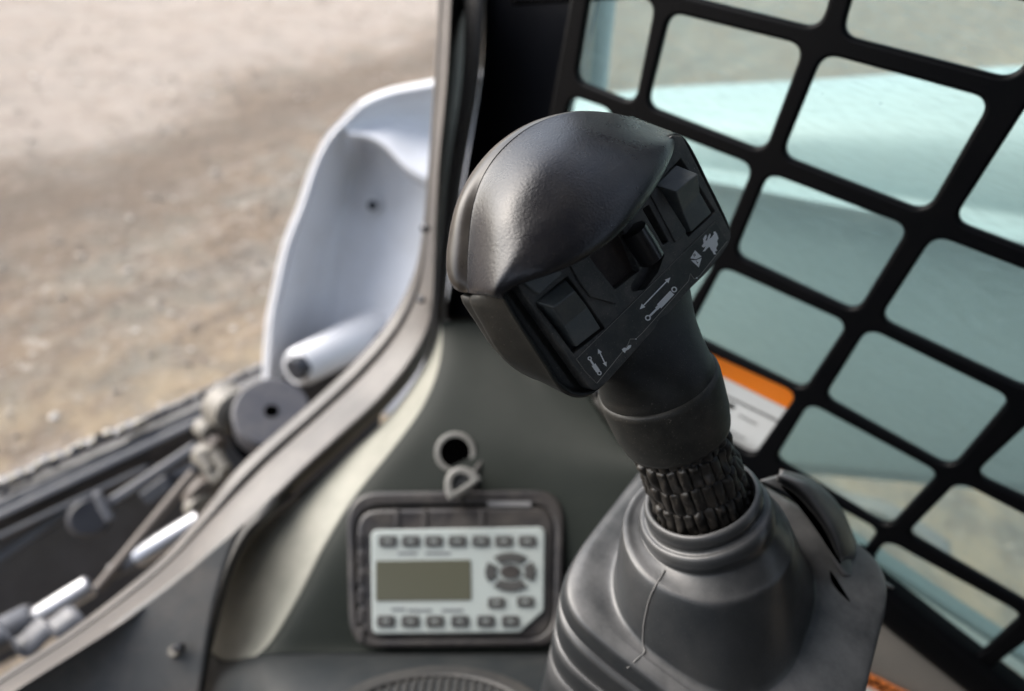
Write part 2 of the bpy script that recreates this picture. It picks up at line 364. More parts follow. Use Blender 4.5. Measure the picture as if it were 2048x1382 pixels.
# ================================================================== CAB
WX = 0.4329                                   # inner face of the right side wall
def slab(name, x0, x1, y0, y1, z0, z1, m): return tag(box(name, Matrix.Translation(((x0 + x1) / 2, (y0 + y1) / 2, (z0 + z1) / 2)), x1 - x0, y1 - y0, z1 - z0, m), kind='structure')
m_liner = mat('headliner', (.035, .036, .038), .8)  # unseen roof, rear and left walls, added to shade the interior
slab('ceiling', -.62, WX, -.75, .36, 1.93, 1.96, m_liner)
slab('wall_rear', -.62, WX, -.80, -.76, .6, 1.96, m_liner)
slab('wall_left', -.66, -.62, -.75, .30, .6, 1.74, m_liner)  # height set for how much side light gets in
slab('floor', -.62, .30, -.75, .33, .55, .58, m_liner)
# ---- window guard (laser cut steel screen) : traced openings unprojected to the wall plane
cells = [
 [(1180,-25),(1309,3),(1268,208),(1150,160)], [(1338,25),(1607,92),(1527,304),(1292,212)], [(1645,108),(1982,200),(1852,426),(1562,312)],
 [(1400,-160),(1680,-90),(1640,58),(1345,-15)], [(1722,-70),(2120,20),(2030,160),(1683,70)], [(2085,165),(2420,270),(2240,570),(1906,443)],
 [(1535,347),(1817,455),(1712,626),(1468,510)], [(1868,472),(2180,592),(2072,788),(1759,640)], [(1443,535),(1695,648),(1606,782),(1375,668)],
 [(1735,658),(2022,798),(1902,940),(1648,797)], [(2098,812),(2420,955),(2330,1130),(1948,952)], [(1618,808),(1878,948),(1776,1058),(1550,920)],
 [(1917,965),(2200,1110),(2105,1240),(1814,1070)], [(1562,955),(1757,1062),(1713,1122),(1500,1005)], [(1772,1082),(2046,1232),(1948,1322),(1727,1150)],
 [(2085,1262),(2420,1450),(2320,1560),(1978,1342)], [(1245,232),(1505,332),(1437,497),(1195,392)], [(1140,192),(1225,222),(1180,385),(1105,345)],
 [(1190,412),(1432,520),(1350,652),(1130,545)], [(1372,688),(1594,789),(1505,915),(1290,795)], [(1120,568),(1340,672),(1262,775),(1060,670)],
 [(1050,690),(1270,795),(1225,900),(1000,780)], [(1200,-170),(1350,-140),(1308,-42),(1185,-68)], [(1760,-260),(2100,-190),(2140,-20),(1712,-120)], [(2170,0),(2460,60),(2440,220),(2090,120)]]
def yz(px, py): q = on(0, WX, px, py); return (-(q.y), q.z)          # local X = -Y(world), local Y = Z(world)
MG = frame((WX, 0, 0), (0, -1, 0), (0, 0, 1), (-1, 0, 0))            # local z points into the cab
holes = []
for c_ in cells:
    holes.append(round_poly([yz(*q) for q in c_], .0095, 7)[::-1])
def rect(x0, x1, y0, y1): return [(x0, y0), (x1, y0), (x1, y1), (x0, y1)]
yb0 = yz(1795, 1200); yb1 = yz(1932, 1307)                            # lower rail line, top edge
sl = (yb1[1] - yb0[1]) / (yb1[0] - yb0[0])
ylow = lambda x, dz: yb0[1] + (x - yb0[0]) * sl + dz
xl = yz(1108, 226)[0] - .004
outer = [(xl, 1.70), (.50, 1.70), (.50, ylow(.50, -.028)), (.05, ylow(.05, -.028)), (xl, 1.07)]
guard = empty('window_guard', (WX, -.1, 1.15))
tag(guard, 'black steel safety grille with rounded openings in front of the tinted side window', 'window guard')
plate('grille', [outer] + holes, MG, .007, m_guard, guard, bev=.0024, bres=3)
# small retaining clip at the lower bar
q = on(0, WX - .004, 1728, 1108)
box('retaining_clip', frame(q, Vector((0, -1, -.3)).normalized(), Vector((0, -.3, 1)).normalized(), (-1, 0, 0)), .014, .010, .006, m_black, guard, .001)
# pane
pane = mesh_obj('window_pane', [Vector((WX + .022, .24, .9)), Vector((WX + .022, -.62, .9)), Vector((WX + .022, -.62, 1.75)), Vector((WX + .022, .24, 1.75))], [(0, 1, 2, 3)], m_glass, smooth=False)
sm = pane.modifiers.new('s', 'SOLIDIFY'); sm.thickness = .0001
tag(pane, 'teal tinted dusty side window pane behind the black grille', 'window')
# rail under the guard + inner wall
rail = empty('window_sill', (WX, -.2, 1.12))
tag(rail, 'dark sill rail running under the side window beside the boot', 'window sill')
def wallpts(px, py, x=WX): return on(0, x, px, py)
prof = [(0.012, 0.006), (-.004, .004), (-.008, -.004), (-.008, -.024), (-.002, -.030)]
rows = []
for (dx, dz) in prof:
    rows.append([Vector((WX + dx, -xx, ylow(xx, dz))) for xx in (-.14, 0, .15, .3, .5)])
net('sill_rail', rows, m_guard, rail, nu=1, nv=3, su=False, sv=True)
inner = empty('side_wall_panel', (WX, -.2, 1.0))
tag(inner, 'plain grey inner wall panel below the dark window sill rail', 'wall panel')
rows = [[Vector((WX + dx, -xx, ylow(xx, dz))) for xx in (-.14, 0, .15, .3, .5)] for (dx, dz) in ((0, -.026), (-.004, -.06), (-.006, -.12), (-.006, -.45))]
net('panel', rows, m_inner, inner, nu=1, nv=3, su=False)
# outside rails (window track and machine body) below the pane
tr_ = empty('outer_track_rails', (WX + .05, -.2, 1.1))
tag(tr_, 'parallel teal and tan rails outside along the bottom of the window', 'rails')
def ybar(name, x, p1, p2, w, h, m):
    a = on(0, x, *p1); b_ = on(0, x, *p2); d = (b_ - a).normalized(); mid = (a + b_) / 2
    up = Vector((1, 0, 0)).cross(d).normalized()
    return box(name, frame(mid, d, Vector((1, 0, 0)), d.cross(Vector((1, 0, 0)))), (b_ - a).length * 2.2, w, h, m, tr_, .003)
ybar('rail_bar', .56, (1760, 1120), (2010, 1285), .02, .013, m_rail)
ybar('rail_bar', .545, (1750, 1150), (1985, 1305), .02, .012, m_railp)
ybar('rail_bar', .50, (1800, 1185), (1960, 1300), .01, .005, m_tan)
ybar('rail_bar', .475, (1790, 1195), (1960, 1313), .008, .005, m_void)
ybar('rail_bar', .49, (1790, 1190), (1960, 1307), .010, .003, m_pale)

# ---- safety sticker on the pane
def wallM(px, py, px2, py2, x):                                       # frame on wall plane: X axis along two pixels, z into cab
    a = on(0, x, px, py); b_ = on(0, x, px2, py2); d = (b_ - a).normalized(); z = Vector((-1, 0, 0)); y = z.cross(d)
    return frame(a, d, y, z), (b_ - a).length
st = empty('safety_sticker', on(0, WX + .018, 1500, 800))
tag(st, 'white safety sticker with an orange band at the front bottom corner of the window', 'sticker')
Ms, ln = wallM(1160, 575, 1600, 788, WX + .018)
def loc2(M, px, py, ax=0, val=WX + .018): q = M.inverted() @ on(ax, val, px, py); return (q.x, q.y)
plate('orange_band', [[loc2(Ms, *q) for q in ((1040, 520), (1610, 785), (1577, 819), (1040, 553))][::-1]], Ms, .0006, m_orange, st)
plate('white_field', [[loc2(Ms, *q) for q in ((1040, 554), (1576, 820), (1490, 960), (1000, 900))][::-1]], Ms, .0005, m_label, st)
plate('rule_line', [[loc2(Ms, *q) for q in ((1300, 716), (1560, 842), (1558, 846), (1300, 720))][::-1]], Ms, .0006, m_inner, st)
xr, yr = loc2(Ms, 1480, 850)
for i, (tx, ty, s_) in enumerate(((1500, 842, .007), (1478, 872, .006), (1466, 896, .006), (1160, 800, .007), (1185, 836, .006))):
    a_, b_ = loc2(Ms, tx, ty); text('printed_line', '?', Ms @ Matrix.Translation((a_, b_, .0008)), .0001, m_print, st) if False else plate('printed_line', [rect(a_ - .010, a_ + .006, b_ - .0008, b_ + .0008)], Ms, .0007, m_inner, st)
plate('printed_line', [[(loc2(Ms, 1462, 812)[0] + .004 * math.cos(k), loc2(Ms, 1462, 812)[1] + .003 * math.sin(k)) for k in [i * .52 for i in range(12)]]], Ms, .0008, m_inner, st)
# ---- warning sticker on the wall panel
st2 = empty('warning_sticker', on(0, WX - .008, 1730, 1370)); tag(st2, 'orange warning sticker with black letters on the grey panel at the bottom edge', 'sticker')
XS = WX - .0095
M2, l2 = wallM(1712, 1335, 1812, 1384, XS)
l_ = lambda px, py: loc2(M2, px, py, 0, XS)
a0 = l_(1712, 1335)
plate('orange_band', [[(a0[0], a0[1]), (a0[0] + .12, a0[1]), (a0[0] + .12, a0[1] - .017), (a0[0], a0[1] - .017)][::-1]], M2, .0006, m_orange2, st2)
text('lettering', 'WARNING', M2 @ Matrix.Translation((a0[0] + .052, a0[1] - .0085, .0004)), .0155, m_black, st2, bold=True, sx=1.15)
plate('white_field', [[(a0[0], a0[1] - .0175), (a0[0] + .12, a0[1] - .0175), (a0[0] + .12, a0[1] - .07), (a0[0], a0[1] - .07)][::-1]], M2, .0005, m_label, st2)

# ---- front right corner pillar
pil = empty('corner_pillar', (.44, .3, 1.1)); tag(pil, 'near black corner post between the door opening and the side window', 'cab pillar')
zt, zb = 1.75, 0.95
def pcol(px1, py1, px2, py2, ax, val): return on(ax, val, px1, py1), on(ax, val, px2, py2)
# wide black panel: traced edges at a plane cutting the corner
L0 = [(972,-60,.555),(962,150,.60),(930,350,.655),(905,520,.70),(890,641,.73)]
R0 = [(1165,-60,.47),(1152,20,.485),(1112,226,.545),(1090,420,.60),(1030,660,.66)]
rows = [[P(*a_), P(a_[0] * .5 + b_[0] * .5, a_[1] * .5 + b_[1] * .5, (a_[2] + b_[2]) / 2 + .006), P(*b_)] for a_, b_ in zip(L0, R0)]
net('post_panel', rows, m_black, pil, nu=4, nv=6, thick=.02)
# grey inner trim
TL = [(932,-60,.56),(928,150,.60),(900,344,.655),(878,541,.70),(868,650,.725)]
TRr = [(970,-60,.55),(958,150,.59),(926,344,.645),(896,541,.69),(890,655,.715)]
rows = [[P(a_[0] - 4, a_[1], a_[2] + .02), P(a_[0], a_[1], a_[2]), P((a_[0] + b_[0]) / 2, (a_[1] + b_[1]) / 2, (a_[2] + b_[2]) / 2 - .006), P(*b_), P(b_[0] + 3, b_[1], b_[2] + .02)] for a_, b_ in zip(TL, TRr)]
net('post_trim', rows, m_trim, pil, nu=3, nv=6, thick=.003)
# thin light edge lines of the seal by the window
tube('edge_bead', [P(1158, -40, .470), P(1150, 60, .488), P(1133, 140, .51), P(1112, 235, .54)], .0011, m_trim, pil, 8)
tube('edge_bead', [P(1196, -40, .468), P(1180, 40, .482), P(1166, 120, .50), P(1170, 160, .505)], .0016, m_inner, pil, 8)
rows = [[P(1120, -60, .50), P(1170, -60, .49)], [P(1118, 0, .51), P(1160, 0, .50)]]
net('post_gusset', [[P(1010, -40, .47), P(1100, -45, .46), P(1300, -60, .42)], [P(1020, 2, .47), P(1100, 0, .46), P(1300, -12, .42)], [P(1030, 12, .48), P(1100, 8, .47), P(1300, -4, .43)]], m_black, pil, nu=4, nv=4, thick=.004)

# ---- door frame (sweeping steel edge of the front opening)
df_ = empty('door_frame', on(1, .37, 800, 650)); tag(df_, 'grey steel door opening edge sweeping down from the pillar to the lower left', 'door frame')
OUT = [(880,-80),(868,150),(855,344),(842,480),(824,555),(780,640),(708,725),(615,812),(525,890),(467,946),(406,1022),(325,1114),(218,1203),(110,1282),(0,1352),(-140,1445)]
INN = [(907,-80),(896,150),(878,344),(870,520),(862,640),(824,722),(760,802),(680,875),(594,955),(520,1030),(430,1105),(345,1175),(245,1248),(145,1312),(30,1385),(-100,1475)]
rows = []
for (a_, b_) in zip(OUT, INN):
    A = on(1, .405, *a_); B = on(1, .335, *b_); d = (B - A)
    bk = (A - C0).normalized() * .03 + d * .05; gv_ = (A - C0).normalized()
    rows.append([A + bk, A + gv_ * .003, A + d * .06, A + d * .26, A + d * .30 + gv_ * .007, A + d * .36 + gv_ * .007, A + d * .41 - gv_ * .002, A + d * .90 - gv_ * .002, B + gv_ * .003, B + (B - C0).normalized() * .03 - d * .05])
net('frame_edge', rows, m_frame, df_, nu=2, nv=5)
# second dark gap and black seal between frame and console
GAP_O = [(900,-80),(890,150),(872,344),(862,520),(856,636),(818,716),(754,796),(676,868),(590,946),(520,1018),(482,1060),(448,1130),(422,1230),(400,1330),(384,1430)]
GAP_I = [(936,-80),(930,150),(905,344),(885,520),(878,645),(838,738),(772,818),(694,892),(608,968),(540,1036),(500,1078),(466,1146),(440,1236),(416,1340),(402,1430)]
rows = []
for i, (a_, b_) in enumerate(zip(GAP_O, GAP_I)):
    A = on(1, .40 if i < 4 else .40 - .05 * min(1, (i - 3) / 4), *a_); B = on(1, .40 if i < 4 else .40 - .05 * min(1, (i - 3) / 4), *b_)
    if i > 8: A = P(*a_, .60 - .012 * (i - 8)); B = P(*b_, .60 - .012 * (i - 8))
    rows.append([A, (A + B) / 2 + ray(700, 900) * -.006, B])
net('seal_strip', rows, m_rubber, df_, nu=4, nv=5, thick=.004)
for (px, py, r_) in ((848, 455, .0045), (840, 598, .0042)):
    q = on(1, .355, px, py); v = (C0 - q).normalized(); tube('frame_bolt', [q, q + Vector((0, -.004, 0)) + v * .003], [r_, r_ * .8], m_dark, df_, 14)
# steel floor plate under the opening
fp = empty('floor_plate', P(300, 1300, .55)); tag(fp, 'scuffed grey steel floor plate in the bottom left corner of the cab', 'floor plate')
q0, q1, q2 = P(478, 1050, .56), P(20, 1392, .487), P(398, 1400, .530); pn = (q1 - q0).cross(q2 - q0).normalized()
def onpl(px, py): r_ = ray(px, py); return C0 + r_ * ((q0 - C0).dot(pn) / r_.dot(pn))
rows = [[onpl(*q) + (C0 - onpl(*q)).normalized() * z_ for q, z_ in zip(r_, (0, 0, 0, 0))] for r_ in (
        [(-200, 1520), (30, 1380), (285, 1208), (490, 1045)], [(-200, 1600), (80, 1430), (310, 1275), (456, 1120)], [(-150, 1700), (120, 1500), (320, 1340), (424, 1235)], [(-100, 1800), (150, 1600), (310, 1460), (398, 1400)])]
net('plate', rows, m_floor, fp, nu=5, nv=5, thick=.004)
q = onpl(352, 1303); tube('bolt', [q, q + Vector((-.002, -.001, .006))], [.0055, .0045], m_pale, fp, 6)
tube('bolt_shank', [q + Vector((0, 0, .005)), q + Vector((.004, -.006, .010))], .0028, m_dark, fp, 10)

# ---- console moulding
con = empty('side_console', P(900, 1000, .58)); tag(con, 'olive grey plastic side console carrying the radio, with a brightly lit rounded front edge', 'console')
cr_ = [
 [(866,640,.755),(874,640,.725),(884,642,.708),(905,642,.705),(950,642,.70),(1010,650,.69),(1060,680,.67),(1150,720,.66)],
 [(846,730,.755),(862,720,.715),(880,718,.694),(905,716,.69),(965,715,.685),(1030,720,.675),(1085,760,.655),(1180,790,.64)],
 [(780,830,.74),(815,812,.695),(852,800,.668),(885,798,.664),(960,800,.66),(1040,810,.65),(1130,850,.63),(1240,880,.61)],
 [(695,905,.72),(745,892,.67),(795,885,.637),(835,884,.633),(940,885,.63),(1060,900,.62),(1180,930,.60),(1300,940,.58)],
 [(600,985,.70),(655,985,.645),(712,990,.608),(755,992,.603),(900,990,.60),(1080,1000,.595),(1240,1010,.575),(1360,1010,.56)],
 [(505,1070,.67),(580,1080,.615),(650,1090,.584),(700,1092,.579),(880,1090,.58),(1090,1090,.58),(1260,1090,.56),(1400,1090,.55)],
 [(458,1160,.645),(525,1180,.593),(602,1185,.566),(655,1188,.561),(870,1190,.563),(1095,1190,.565),(1270,1190,.55),(1400,1190,.54)],
 [(430,1250,.62),(480,1270,.575),(548,1275,.552),(600,1278,.547),(860,1282,.549),(1100,1282,.55),(1270,1282,.54),(1400,1290,.53)],
 [(418,1300,.60),(450,1322,.562),(512,1312,.543),(580,1306,.540),(855,1306,.541),(1100,1306,.543),(1270,1306,.535),(1400,1310,.52)]]
ref_ = [.70, .69, .664, .633, .603, .579, .561, .547, .540]; new_ = [.685, .665, .635, .610, .590, .574, .562, .552, .548]
cr_ = [[(x, y, d + (new_[i] - ref_[i])) for (x, y, d) in r_] for i, r_ in enumerate(cr_)]
for i, r_ in enumerate(cr_):
    d2 = r_[2][2]; cr_[i] = [(r_[0][0], r_[0][1], d2 + .050), (r_[1][0], r_[1][1], d2 + .026)] + r_[2:]
net('lit_flank', [r_[:3] for r_ in cr_], m_flank, con, nu=6, nv=6, thick=.004)  # flank split off so its colour can carry the front light
cs_ = net('console_shell', [r_[2:] for r_ in cr_], m_console, con, nu=6, nv=6, thick=.004)
cbvh = BVHTree.FromPolygons([v.co.copy() for v in cs_.data.vertices], [tuple(p.vertices) for p in cs_.data.polygons])
def chit(px, py): h = cbvh.ray_cast(C0, ray(px, py).normalized()); return h[0]
led = [
 [(410,1318,.606),(450,1326,.568),(512,1316,.549),(580,1309,.547),(855,1309,.548),(1100,1309,.550),(1270,1309,.542),(1400,1312,.528)],
 [(400,1345,.580),(440,1350,.545),(505,1335,.520),(580,1325,.505),(855,1325,.505),(1100,1325,.508),(1270,1325,.50),(1400,1330,.49)],
 [(390,1400,.560),(430,1400,.525),(500,1385,.49),(580,1380,.470),(855,1380,.465),(1100,1380,.468),(1270,1380,.47),(1400,1380,.46)],
 [(380,1500,.520),(430,1500,.48),(500,1490,.45),(580,1490,.435),(855,1490,.43),(1100,1490,.43),(1270,1490,.43),(1400,1490,.42)]]
led[0] = list(cr_[-1])
net('console_ledge', led, m_ledge, con, nu=5, nv=5, thick=.004)
# dark band rising to the window
rows = [[(1020,650,.672),(1040,690,.668),(1060,740,.655),(1140,850,.628),(1270,950,.592),(1420,1050,.55)],
        [(1040,640,.655),(1062,690,.65),(1090,750,.635),(1160,835,.61),(1285,935,.575),(1430,1035,.54)],
        [(1060,630,.66),(1085,690,.655),(1115,750,.64),(1180,825,.62),(1300,915,.585),(1440,1000,.55)]]
net('corner_band', rows, m_black, con, nu=5, nv=5, thick=.004)
# round socket
sq = chit(911, 905); nrm = (C0 - sq).normalized()
xax = (RIGHT - nrm * RIGHT.dot(nrm)).normalized(); yax = nrm.cross(xax)
MS = frame(sq, xax, yax, nrm)
def circ(cx, cy, r, n=32, ry=None): return [(cx + r * math.cos(2 * math.pi * k / n), cy + (ry or r) * math.sin(2 * math.pi * k / n)) for k in range(n)]
soc = empty('accessory_socket', sq); tag(soc, 'round open socket hole in the console above the radio', 'socket')
plate('socket_ring', [circ(0, 0, .0190), circ(0, 0, .0138)[::-1]], MS, .008, m_cap, soc, bev=.0015, z0=.004)
o = mesh_obj('socket_well', [MS @ Vector((x, y, z)) for z in (.002, -.03) for x, y in circ(0, 0, .0150)] + [MS @ Vector((0, 0, .0021))], [(k, (k + 1) % 32, 64) for k in range(32)], m_void, soc)
plate('socket_floor', [circ(0, 0, .0150)], MS, .0004, m_void, soc, z0=.0035)
# hanging plug cap
cq = chit(926, 972); cq = cq + (C0 - cq).normalized() * .03
cax = (RIGHT * .84 - DOWN * .54).normalized(); cz = (C0 - cq).normalized(); cax = (cax - cz * cax.dot(cz)).normalized(); cy = cz.cross(cax)
MC = frame(cq, cax, cy, cz)
cap = empty('socket_cap', cq); tag(cap, 'small grey half round plug cap hanging over the radio below the socket hole', 'plug cap')
dsh = [(.0165 * math.cos(R(a_)), -.004 + .021 * math.sin(R(a_))) for a_ in range(0, 181, 12)] 
dsi = [(.0085 * math.cos(R(a_)), .000 + .0105 * math.sin(R(a_))) for a_ in range(0, 181, 15)]
plate('cap_rim', [dsh, dsi[::-1]], MC, .013, m_cap, cap, bev=.002, z0=.004)
plate('cap_web', [[(x_ * 1.1, y_ * 1.1 - .0004) for x_, y_ in dsi]], MC, .002, m_btn, cap, z0=-.001)
tube('strap', [P(965, 922, .60), P(950, 945, .592), P(945, 965, .59), P(940, 985, .585), P(915, 1000, .58)], [.002, .0035, .007, .009, .008], m_rubber, cap, 12)

# ---- radio
pA, pB, pC = chit(760, 1270), chit(1080, 1270), chit(915, 1010)
rn = (pB - pA).cross(pC - pA).normalized(); rn = rn if rn.dot(-FWD) > 0 else -rn
rq = chit(913, 1150) + rn * .002; rx = (RIGHT - rn * RIGHT.dot(rn)).normalized(); ry_ = rn.cross(rx)
MR = frame(rq, rx, ry_, rn); MRi = MR.inverted()
def rl(px, py, w=.012):                                              # pixel -> local point on plane z=w of the radio
    o_ = MRi @ C0; t_ = MRi @ (C0 + ray(px, py)); d = t_ - o_; k = (w - o_.z) / d.z; q = o_ + d * k; return (q.x, q.y)
rad = empty('radio', rq); tag(rad, 'radio with a pale faceplate, small screen and rows of dark buttons in the console', 'radio')
plate('outer_bezel', [round_poly([rl(693, 985, .006), rl(1130, 980, .006), rl(1122, 1292, .006), rl(700, 1296, .006)], [.028, .028, .022, .028], 8), round_poly([rl(712, 1012, .006), rl(1110, 1008, .006), rl(1105, 1275, .006), rl(718, 1278, .006)], .024, 8)[::-1]], MR, .012, m_bezel, rad, bev=.003, bres=3, z0=.010)
plate('inner_bezel', [round_poly([rl(712, 1018, .006), rl(1110, 1012, .006), rl(1105, 1278, .006), rl(720, 1280, .006)], .020, 8)], MR, .016, m_bezel, rad, bev=.004, bres=3, z0=.010)
fp_o = [rl(742, 1060), rl(1090, 1054), rl(1088, 1222), rl(1040, 1265), rl(745, 1268)]
plate('faceplate', [round_poly(fp_o, [.006, .006, .004, .004, .006], 5)], MR, .006, m_facep, rad, bev=.0015, z0=.0135)
plate('screen', [round_poly([rl(752, 1121), rl(942, 1119), rl(943, 1200), rl(752, 1202)], .0015, 3)], MR, .003, m_lcd, rad, bev=.0004, z0=.0142)
z1 = .0155
def btn(px, py, w, h, r_=.002):
    x, y = rl(px, py, .014); return plate('button', [round_poly(rect(x - w / 2, x + w / 2, y - h / 2, y + h / 2), r_, 4)], MR, .003, m_btn, rad, bev=.0006, z0=z1)
def mark(px, py, w, h, m=None): 
    x, y = rl(px, py, .0155); return plate('marking', [rect(x - w / 2, x + w / 2, y - h / 2, y + h / 2)], MR, .0002, m or m_facep, rad, z0=z1 + .0002)
for i, px in enumerate((775, 821, 867, 914, 961, 1007, 1054)): btn(px, 1082, .0150, .0088); mark(px, 1082, .005, .0012)
for i, px in enumerate((771, 820, 869, 919, 971, 1020)): btn(px, 1242, .0145, .0088); mark(px, 1242, .004, .0012)
btn(992, 1205, .0142, .008); btn(1050, 1203, .0142, .008); mark(992, 1205, .005, .0012); mark(1050, 1203, .005, .0012)
# navigation ring: four curved keys and a centre key
cx, cy_ = rl(1020, 1143, .014)
for a0_, a1_ in ((48, 132), (150, 210), (228, 312), (-30, 30)):
    lp = [(cx + .0215 * math.cos(R(a_)), cy_ + .0158 * math.sin(R(a_))) for a_ in [a0_ + (a1_ - a0_) * k / 8 for k in range(9)]] + [(cx + .0125 * math.cos(R(a_)), cy_ + .0078 * math.sin(R(a_))) for a_ in [a1_ - (a1_ - a0_) * k / 8 for k in range(9)]]
    plate('arrow_button', [lp], MR, .003, m_btn, rad, bev=.0005, z0=z1)
plate('centre_button', [circ(cx, cy_, .0088, 24, .0058)], MR, .003, m_bezel, rad, bev=.0005, z0=z1)
for (px, py, w) in ((815, 1107, .016), (862, 1107, .010), (885, 1107, .014), (797, 1219, .012), (840, 1221, .020), (905, 1221, .018)):
    x, y = rl(px, py, .0135); plate('marking', [rect(x - w / 2, x + w / 2, y - .0011, y + .0011)], MR, .0002, m_print, rad, z0=.0138)
for k in range(6):
    x, y = rl(722, 1080 + k * 38, .010); plate('grip_notch', [round_poly(rect(x - .003, x + .003, y - .0055, y + .0055), .001, 2)], MR, .003, m_bezel, rad, bev=.0008, z0=.0118)
for px in (795, 850, 965): 
    x, y = rl(px, 1038, .010); plate('grip_notch', [round_poly(rect(x - .0022, x + .0022, y - .008, y + .008), .0008, 2)], MR, .003, m_bezel, rad, bev=.0008, z0=.0112)
plate('marking', [round_poly(rect(rl(975, 1010, .011)[0], rl(1062, 1010, .011)[0], rl(0, 1012, .011)[1], rl(0, 1002, .011)[1]), .0008, 2)], MR, .0004, m_printl, rad, z0=.0108)

# ---- speaker grille in the ledge
spk = empty('speaker_grille', P(860, 1400, .46)); tag(spk, 'round dark speaker grille in the ledge below the radio', 'speaker')
lp0 = P(580, 1326, .505); sn = (P(580, 1380, .470) - lp0).cross(P(1100, 1380, .468) - lp0).normalized(); sn = sn if sn.dot(C0 - lp0) > 0 else -sn
def onled(px, py): r_ = ray(px, py); return C0 + r_ * ((lp0 - C0).dot(sn) / r_.dot(sn))
tp = onled(858, 1346); dn = onled(858, 1382) - tp; dn.normalize(); sc_ = tp + dn * .088 + sn * .004
sx = (RIGHT - sn * RIGHT.dot(sn)).normalized(); MSg = frame(sc_, sx, sn.cross(sx), sn)
plate('grille_rim', [circ(0, 0, .085, 64), circ(0, 0, .072, 64)[::-1]], MSg, .008, m_rubber, spk, bev=.002, z0=.004)
plate('grille_mesh', [circ(0, 0, .072, 64)], MSg, .003, m_btn, spk, z0=.001)
for k in range(-11, 12):
    h_ = math.sqrt(max(.071 ** 2 - (k * .006) ** 2, 0)); plate('grille_bar', [rect(k * .006 - .0012, k * .006 + .0012, -h_, h_)], MSg, .002, m_rubber, spk, z0=.003)

# ================================================================== OUTSIDE THE FRONT OPENING
# ---- white front casting of the loader arm
wa = empty('white_loader_arm', P(700, 500, 1.15)); tag(wa, 'smooth white steel loader arm end seen through the open cab front beside the pillar', 'loader arm')
rows = [
 [(960,150,1.30),(858,163,1.24),(774,180,1.20),(716,210,1.16),(672,250,1.13),(690,262,1.19),(706,275,1.22)],
 [(940,165,1.26),(845,176,1.20),(772,194,1.16),(724,222,1.13),(684,262,1.11),(700,272,1.20),(716,284,1.235)]]
outr = [(716,205),(672,248),(644,283),(619,336),(595,409),(566,483),(543,581),(530,650),(523,760),(520,830)]
rimi = [(724,218),(684,256),(658,290),(634,342),(611,414),(582,490),(560,586),(548,654),(541,764),(540,830)]
wal1 = [(735,245),(704,272),(700,300),(682,360),(660,430),(640,505),(625,590),(612,660),(600,764),(600,830)]
wal2 = [(748,262),(728,284),(722,312),(712,372),(704,440),(700,510),(690,590),(680,665),(670,764),(665,830)]
fac1 = [(790,280),(775,298),(785,330),(800,390),(806,450),(805,520),(795,600),(770,680),(760,764),(750,830)]
fac2 = [(960,300),(960,320),(960,350),(960,400),(960,460),(960,530),(950,600),(930,680),(920,764),(910,830)]
rows = []
for i in range(len(outr)):
    rows.append([(*outr[i], 1.16), (outr[i][0] * .6 + rimi[i][0] * .4, outr[i][1] * .6 + rimi[i][1] * .4, 1.115), (*rimi[i], 1.118), (rimi[i][0] + 5, rimi[i][1] + 1, 1.14), (*wal1[i], 1.245), (*wal2[i], 1.275), (*fac1[i], 1.235), (*fac2[i], 1.17)])
net('arm_casting', rows, m_white, wa, nu=5, nv=5, thick=.012)
rows = [
 [(672,248,1.16),(716,205,1.17),(774,178,1.18),(858,160,1.20),(980,135,1.22)],
 [(678,252,1.115),(722,212,1.12),(776,188,1.13),(858,173,1.14),(980,150,1.16)],
 [(690,263,1.12),(728,226,1.14),(780,206,1.16),(858,195,1.18),(980,180,1.20)],
 [(694,266,1.13),(738,250,1.16),(790,245,1.18),(860,262,1.20),(980,262,1.22)],
 [(694,268,1.115),(735,272,1.12),(772,290,1.12),(838,345,1.12),(980,400,1.13)],
 [(698,274,1.135),(737,282,1.16),(772,302,1.17),(836,358,1.16),(980,420,1.15)],
 [(700,280,1.20),(737,290,1.22),(772,312,1.23),(836,370,1.20),(980,430,1.18)]]
net('arm_top_face', rows, m_white, wa, nu=5, nv=5, thick=.008)
q = P(745, 411, 1.235); v = (C0 - q).normalized()
tube('bolt_hole', [q - v * .004, q + v * .004], [.0105, .0095], m_dark, wa, 20); tube('bolt_washer', [q - v * .02, q + v * .001], [.016, .014], m_white, wa, 20)
a_ = P(590, 738, 1.09); b_ = P(820, 625, 1.36)
tube('arm_tube', [a_, a_ * .96 + b_ * .04, b_], [.028, .034, .042], m_white, wa, 32)
tube('tube_socket', [P(586, 741, 1.075), P(606, 730, 1.09)], [.019, .021], m_dark, wa, 24)

# ---- black attachment below
at = empty('loader_attachment', P(250, 1050, 1.1)); tag(at, 'black steel loader attachment with long ridges and a ragged pale edge outside', 'attachment')
rows = [[(-160,1030,1.16),(0,972,1.17),(250,862,1.19),(520,736,1.22),(760,640,1.25)],
        [(-160,1060,1.12),(0,1000,1.13),(250,888,1.15),(520,762,1.18),(760,670,1.21)],
        [(-160,1100,1.12),(0,1035,1.13),(250,925,1.15),(500,810,1.18),(760,700,1.21)],
        [(-160,1110,1.17),(0,1048,1.18),(250,938,1.20),(480,835,1.22),(760,730,1.24)],
        [(-160,1160,1.20),(0,1100,1.21),(250,990,1.23),(480,900,1.24),(760,800,1.26)],
        [(-160,1400,1.18),(0,1330,1.20),(250,1200,1.22),(480,1100,1.24),(760,900,1.26)]]
net('back_plate', rows, m_dark, at, nu=5, nv=3, thick=.01, su=True, sv=False)
def bar(name, p1, p2, w, h, m, par=at):
    a = P(*p1); b_ = P(*p2); x = (b_ - a).normalized(); z = (C0 - a).normalized(); z = (z - x * z.dot(x)).normalized(); y = z.cross(x)
    return box(name, frame((a + b_) / 2, x, y, z), (b_ - a).length, w, h, m, par, min(w, h) * .3)
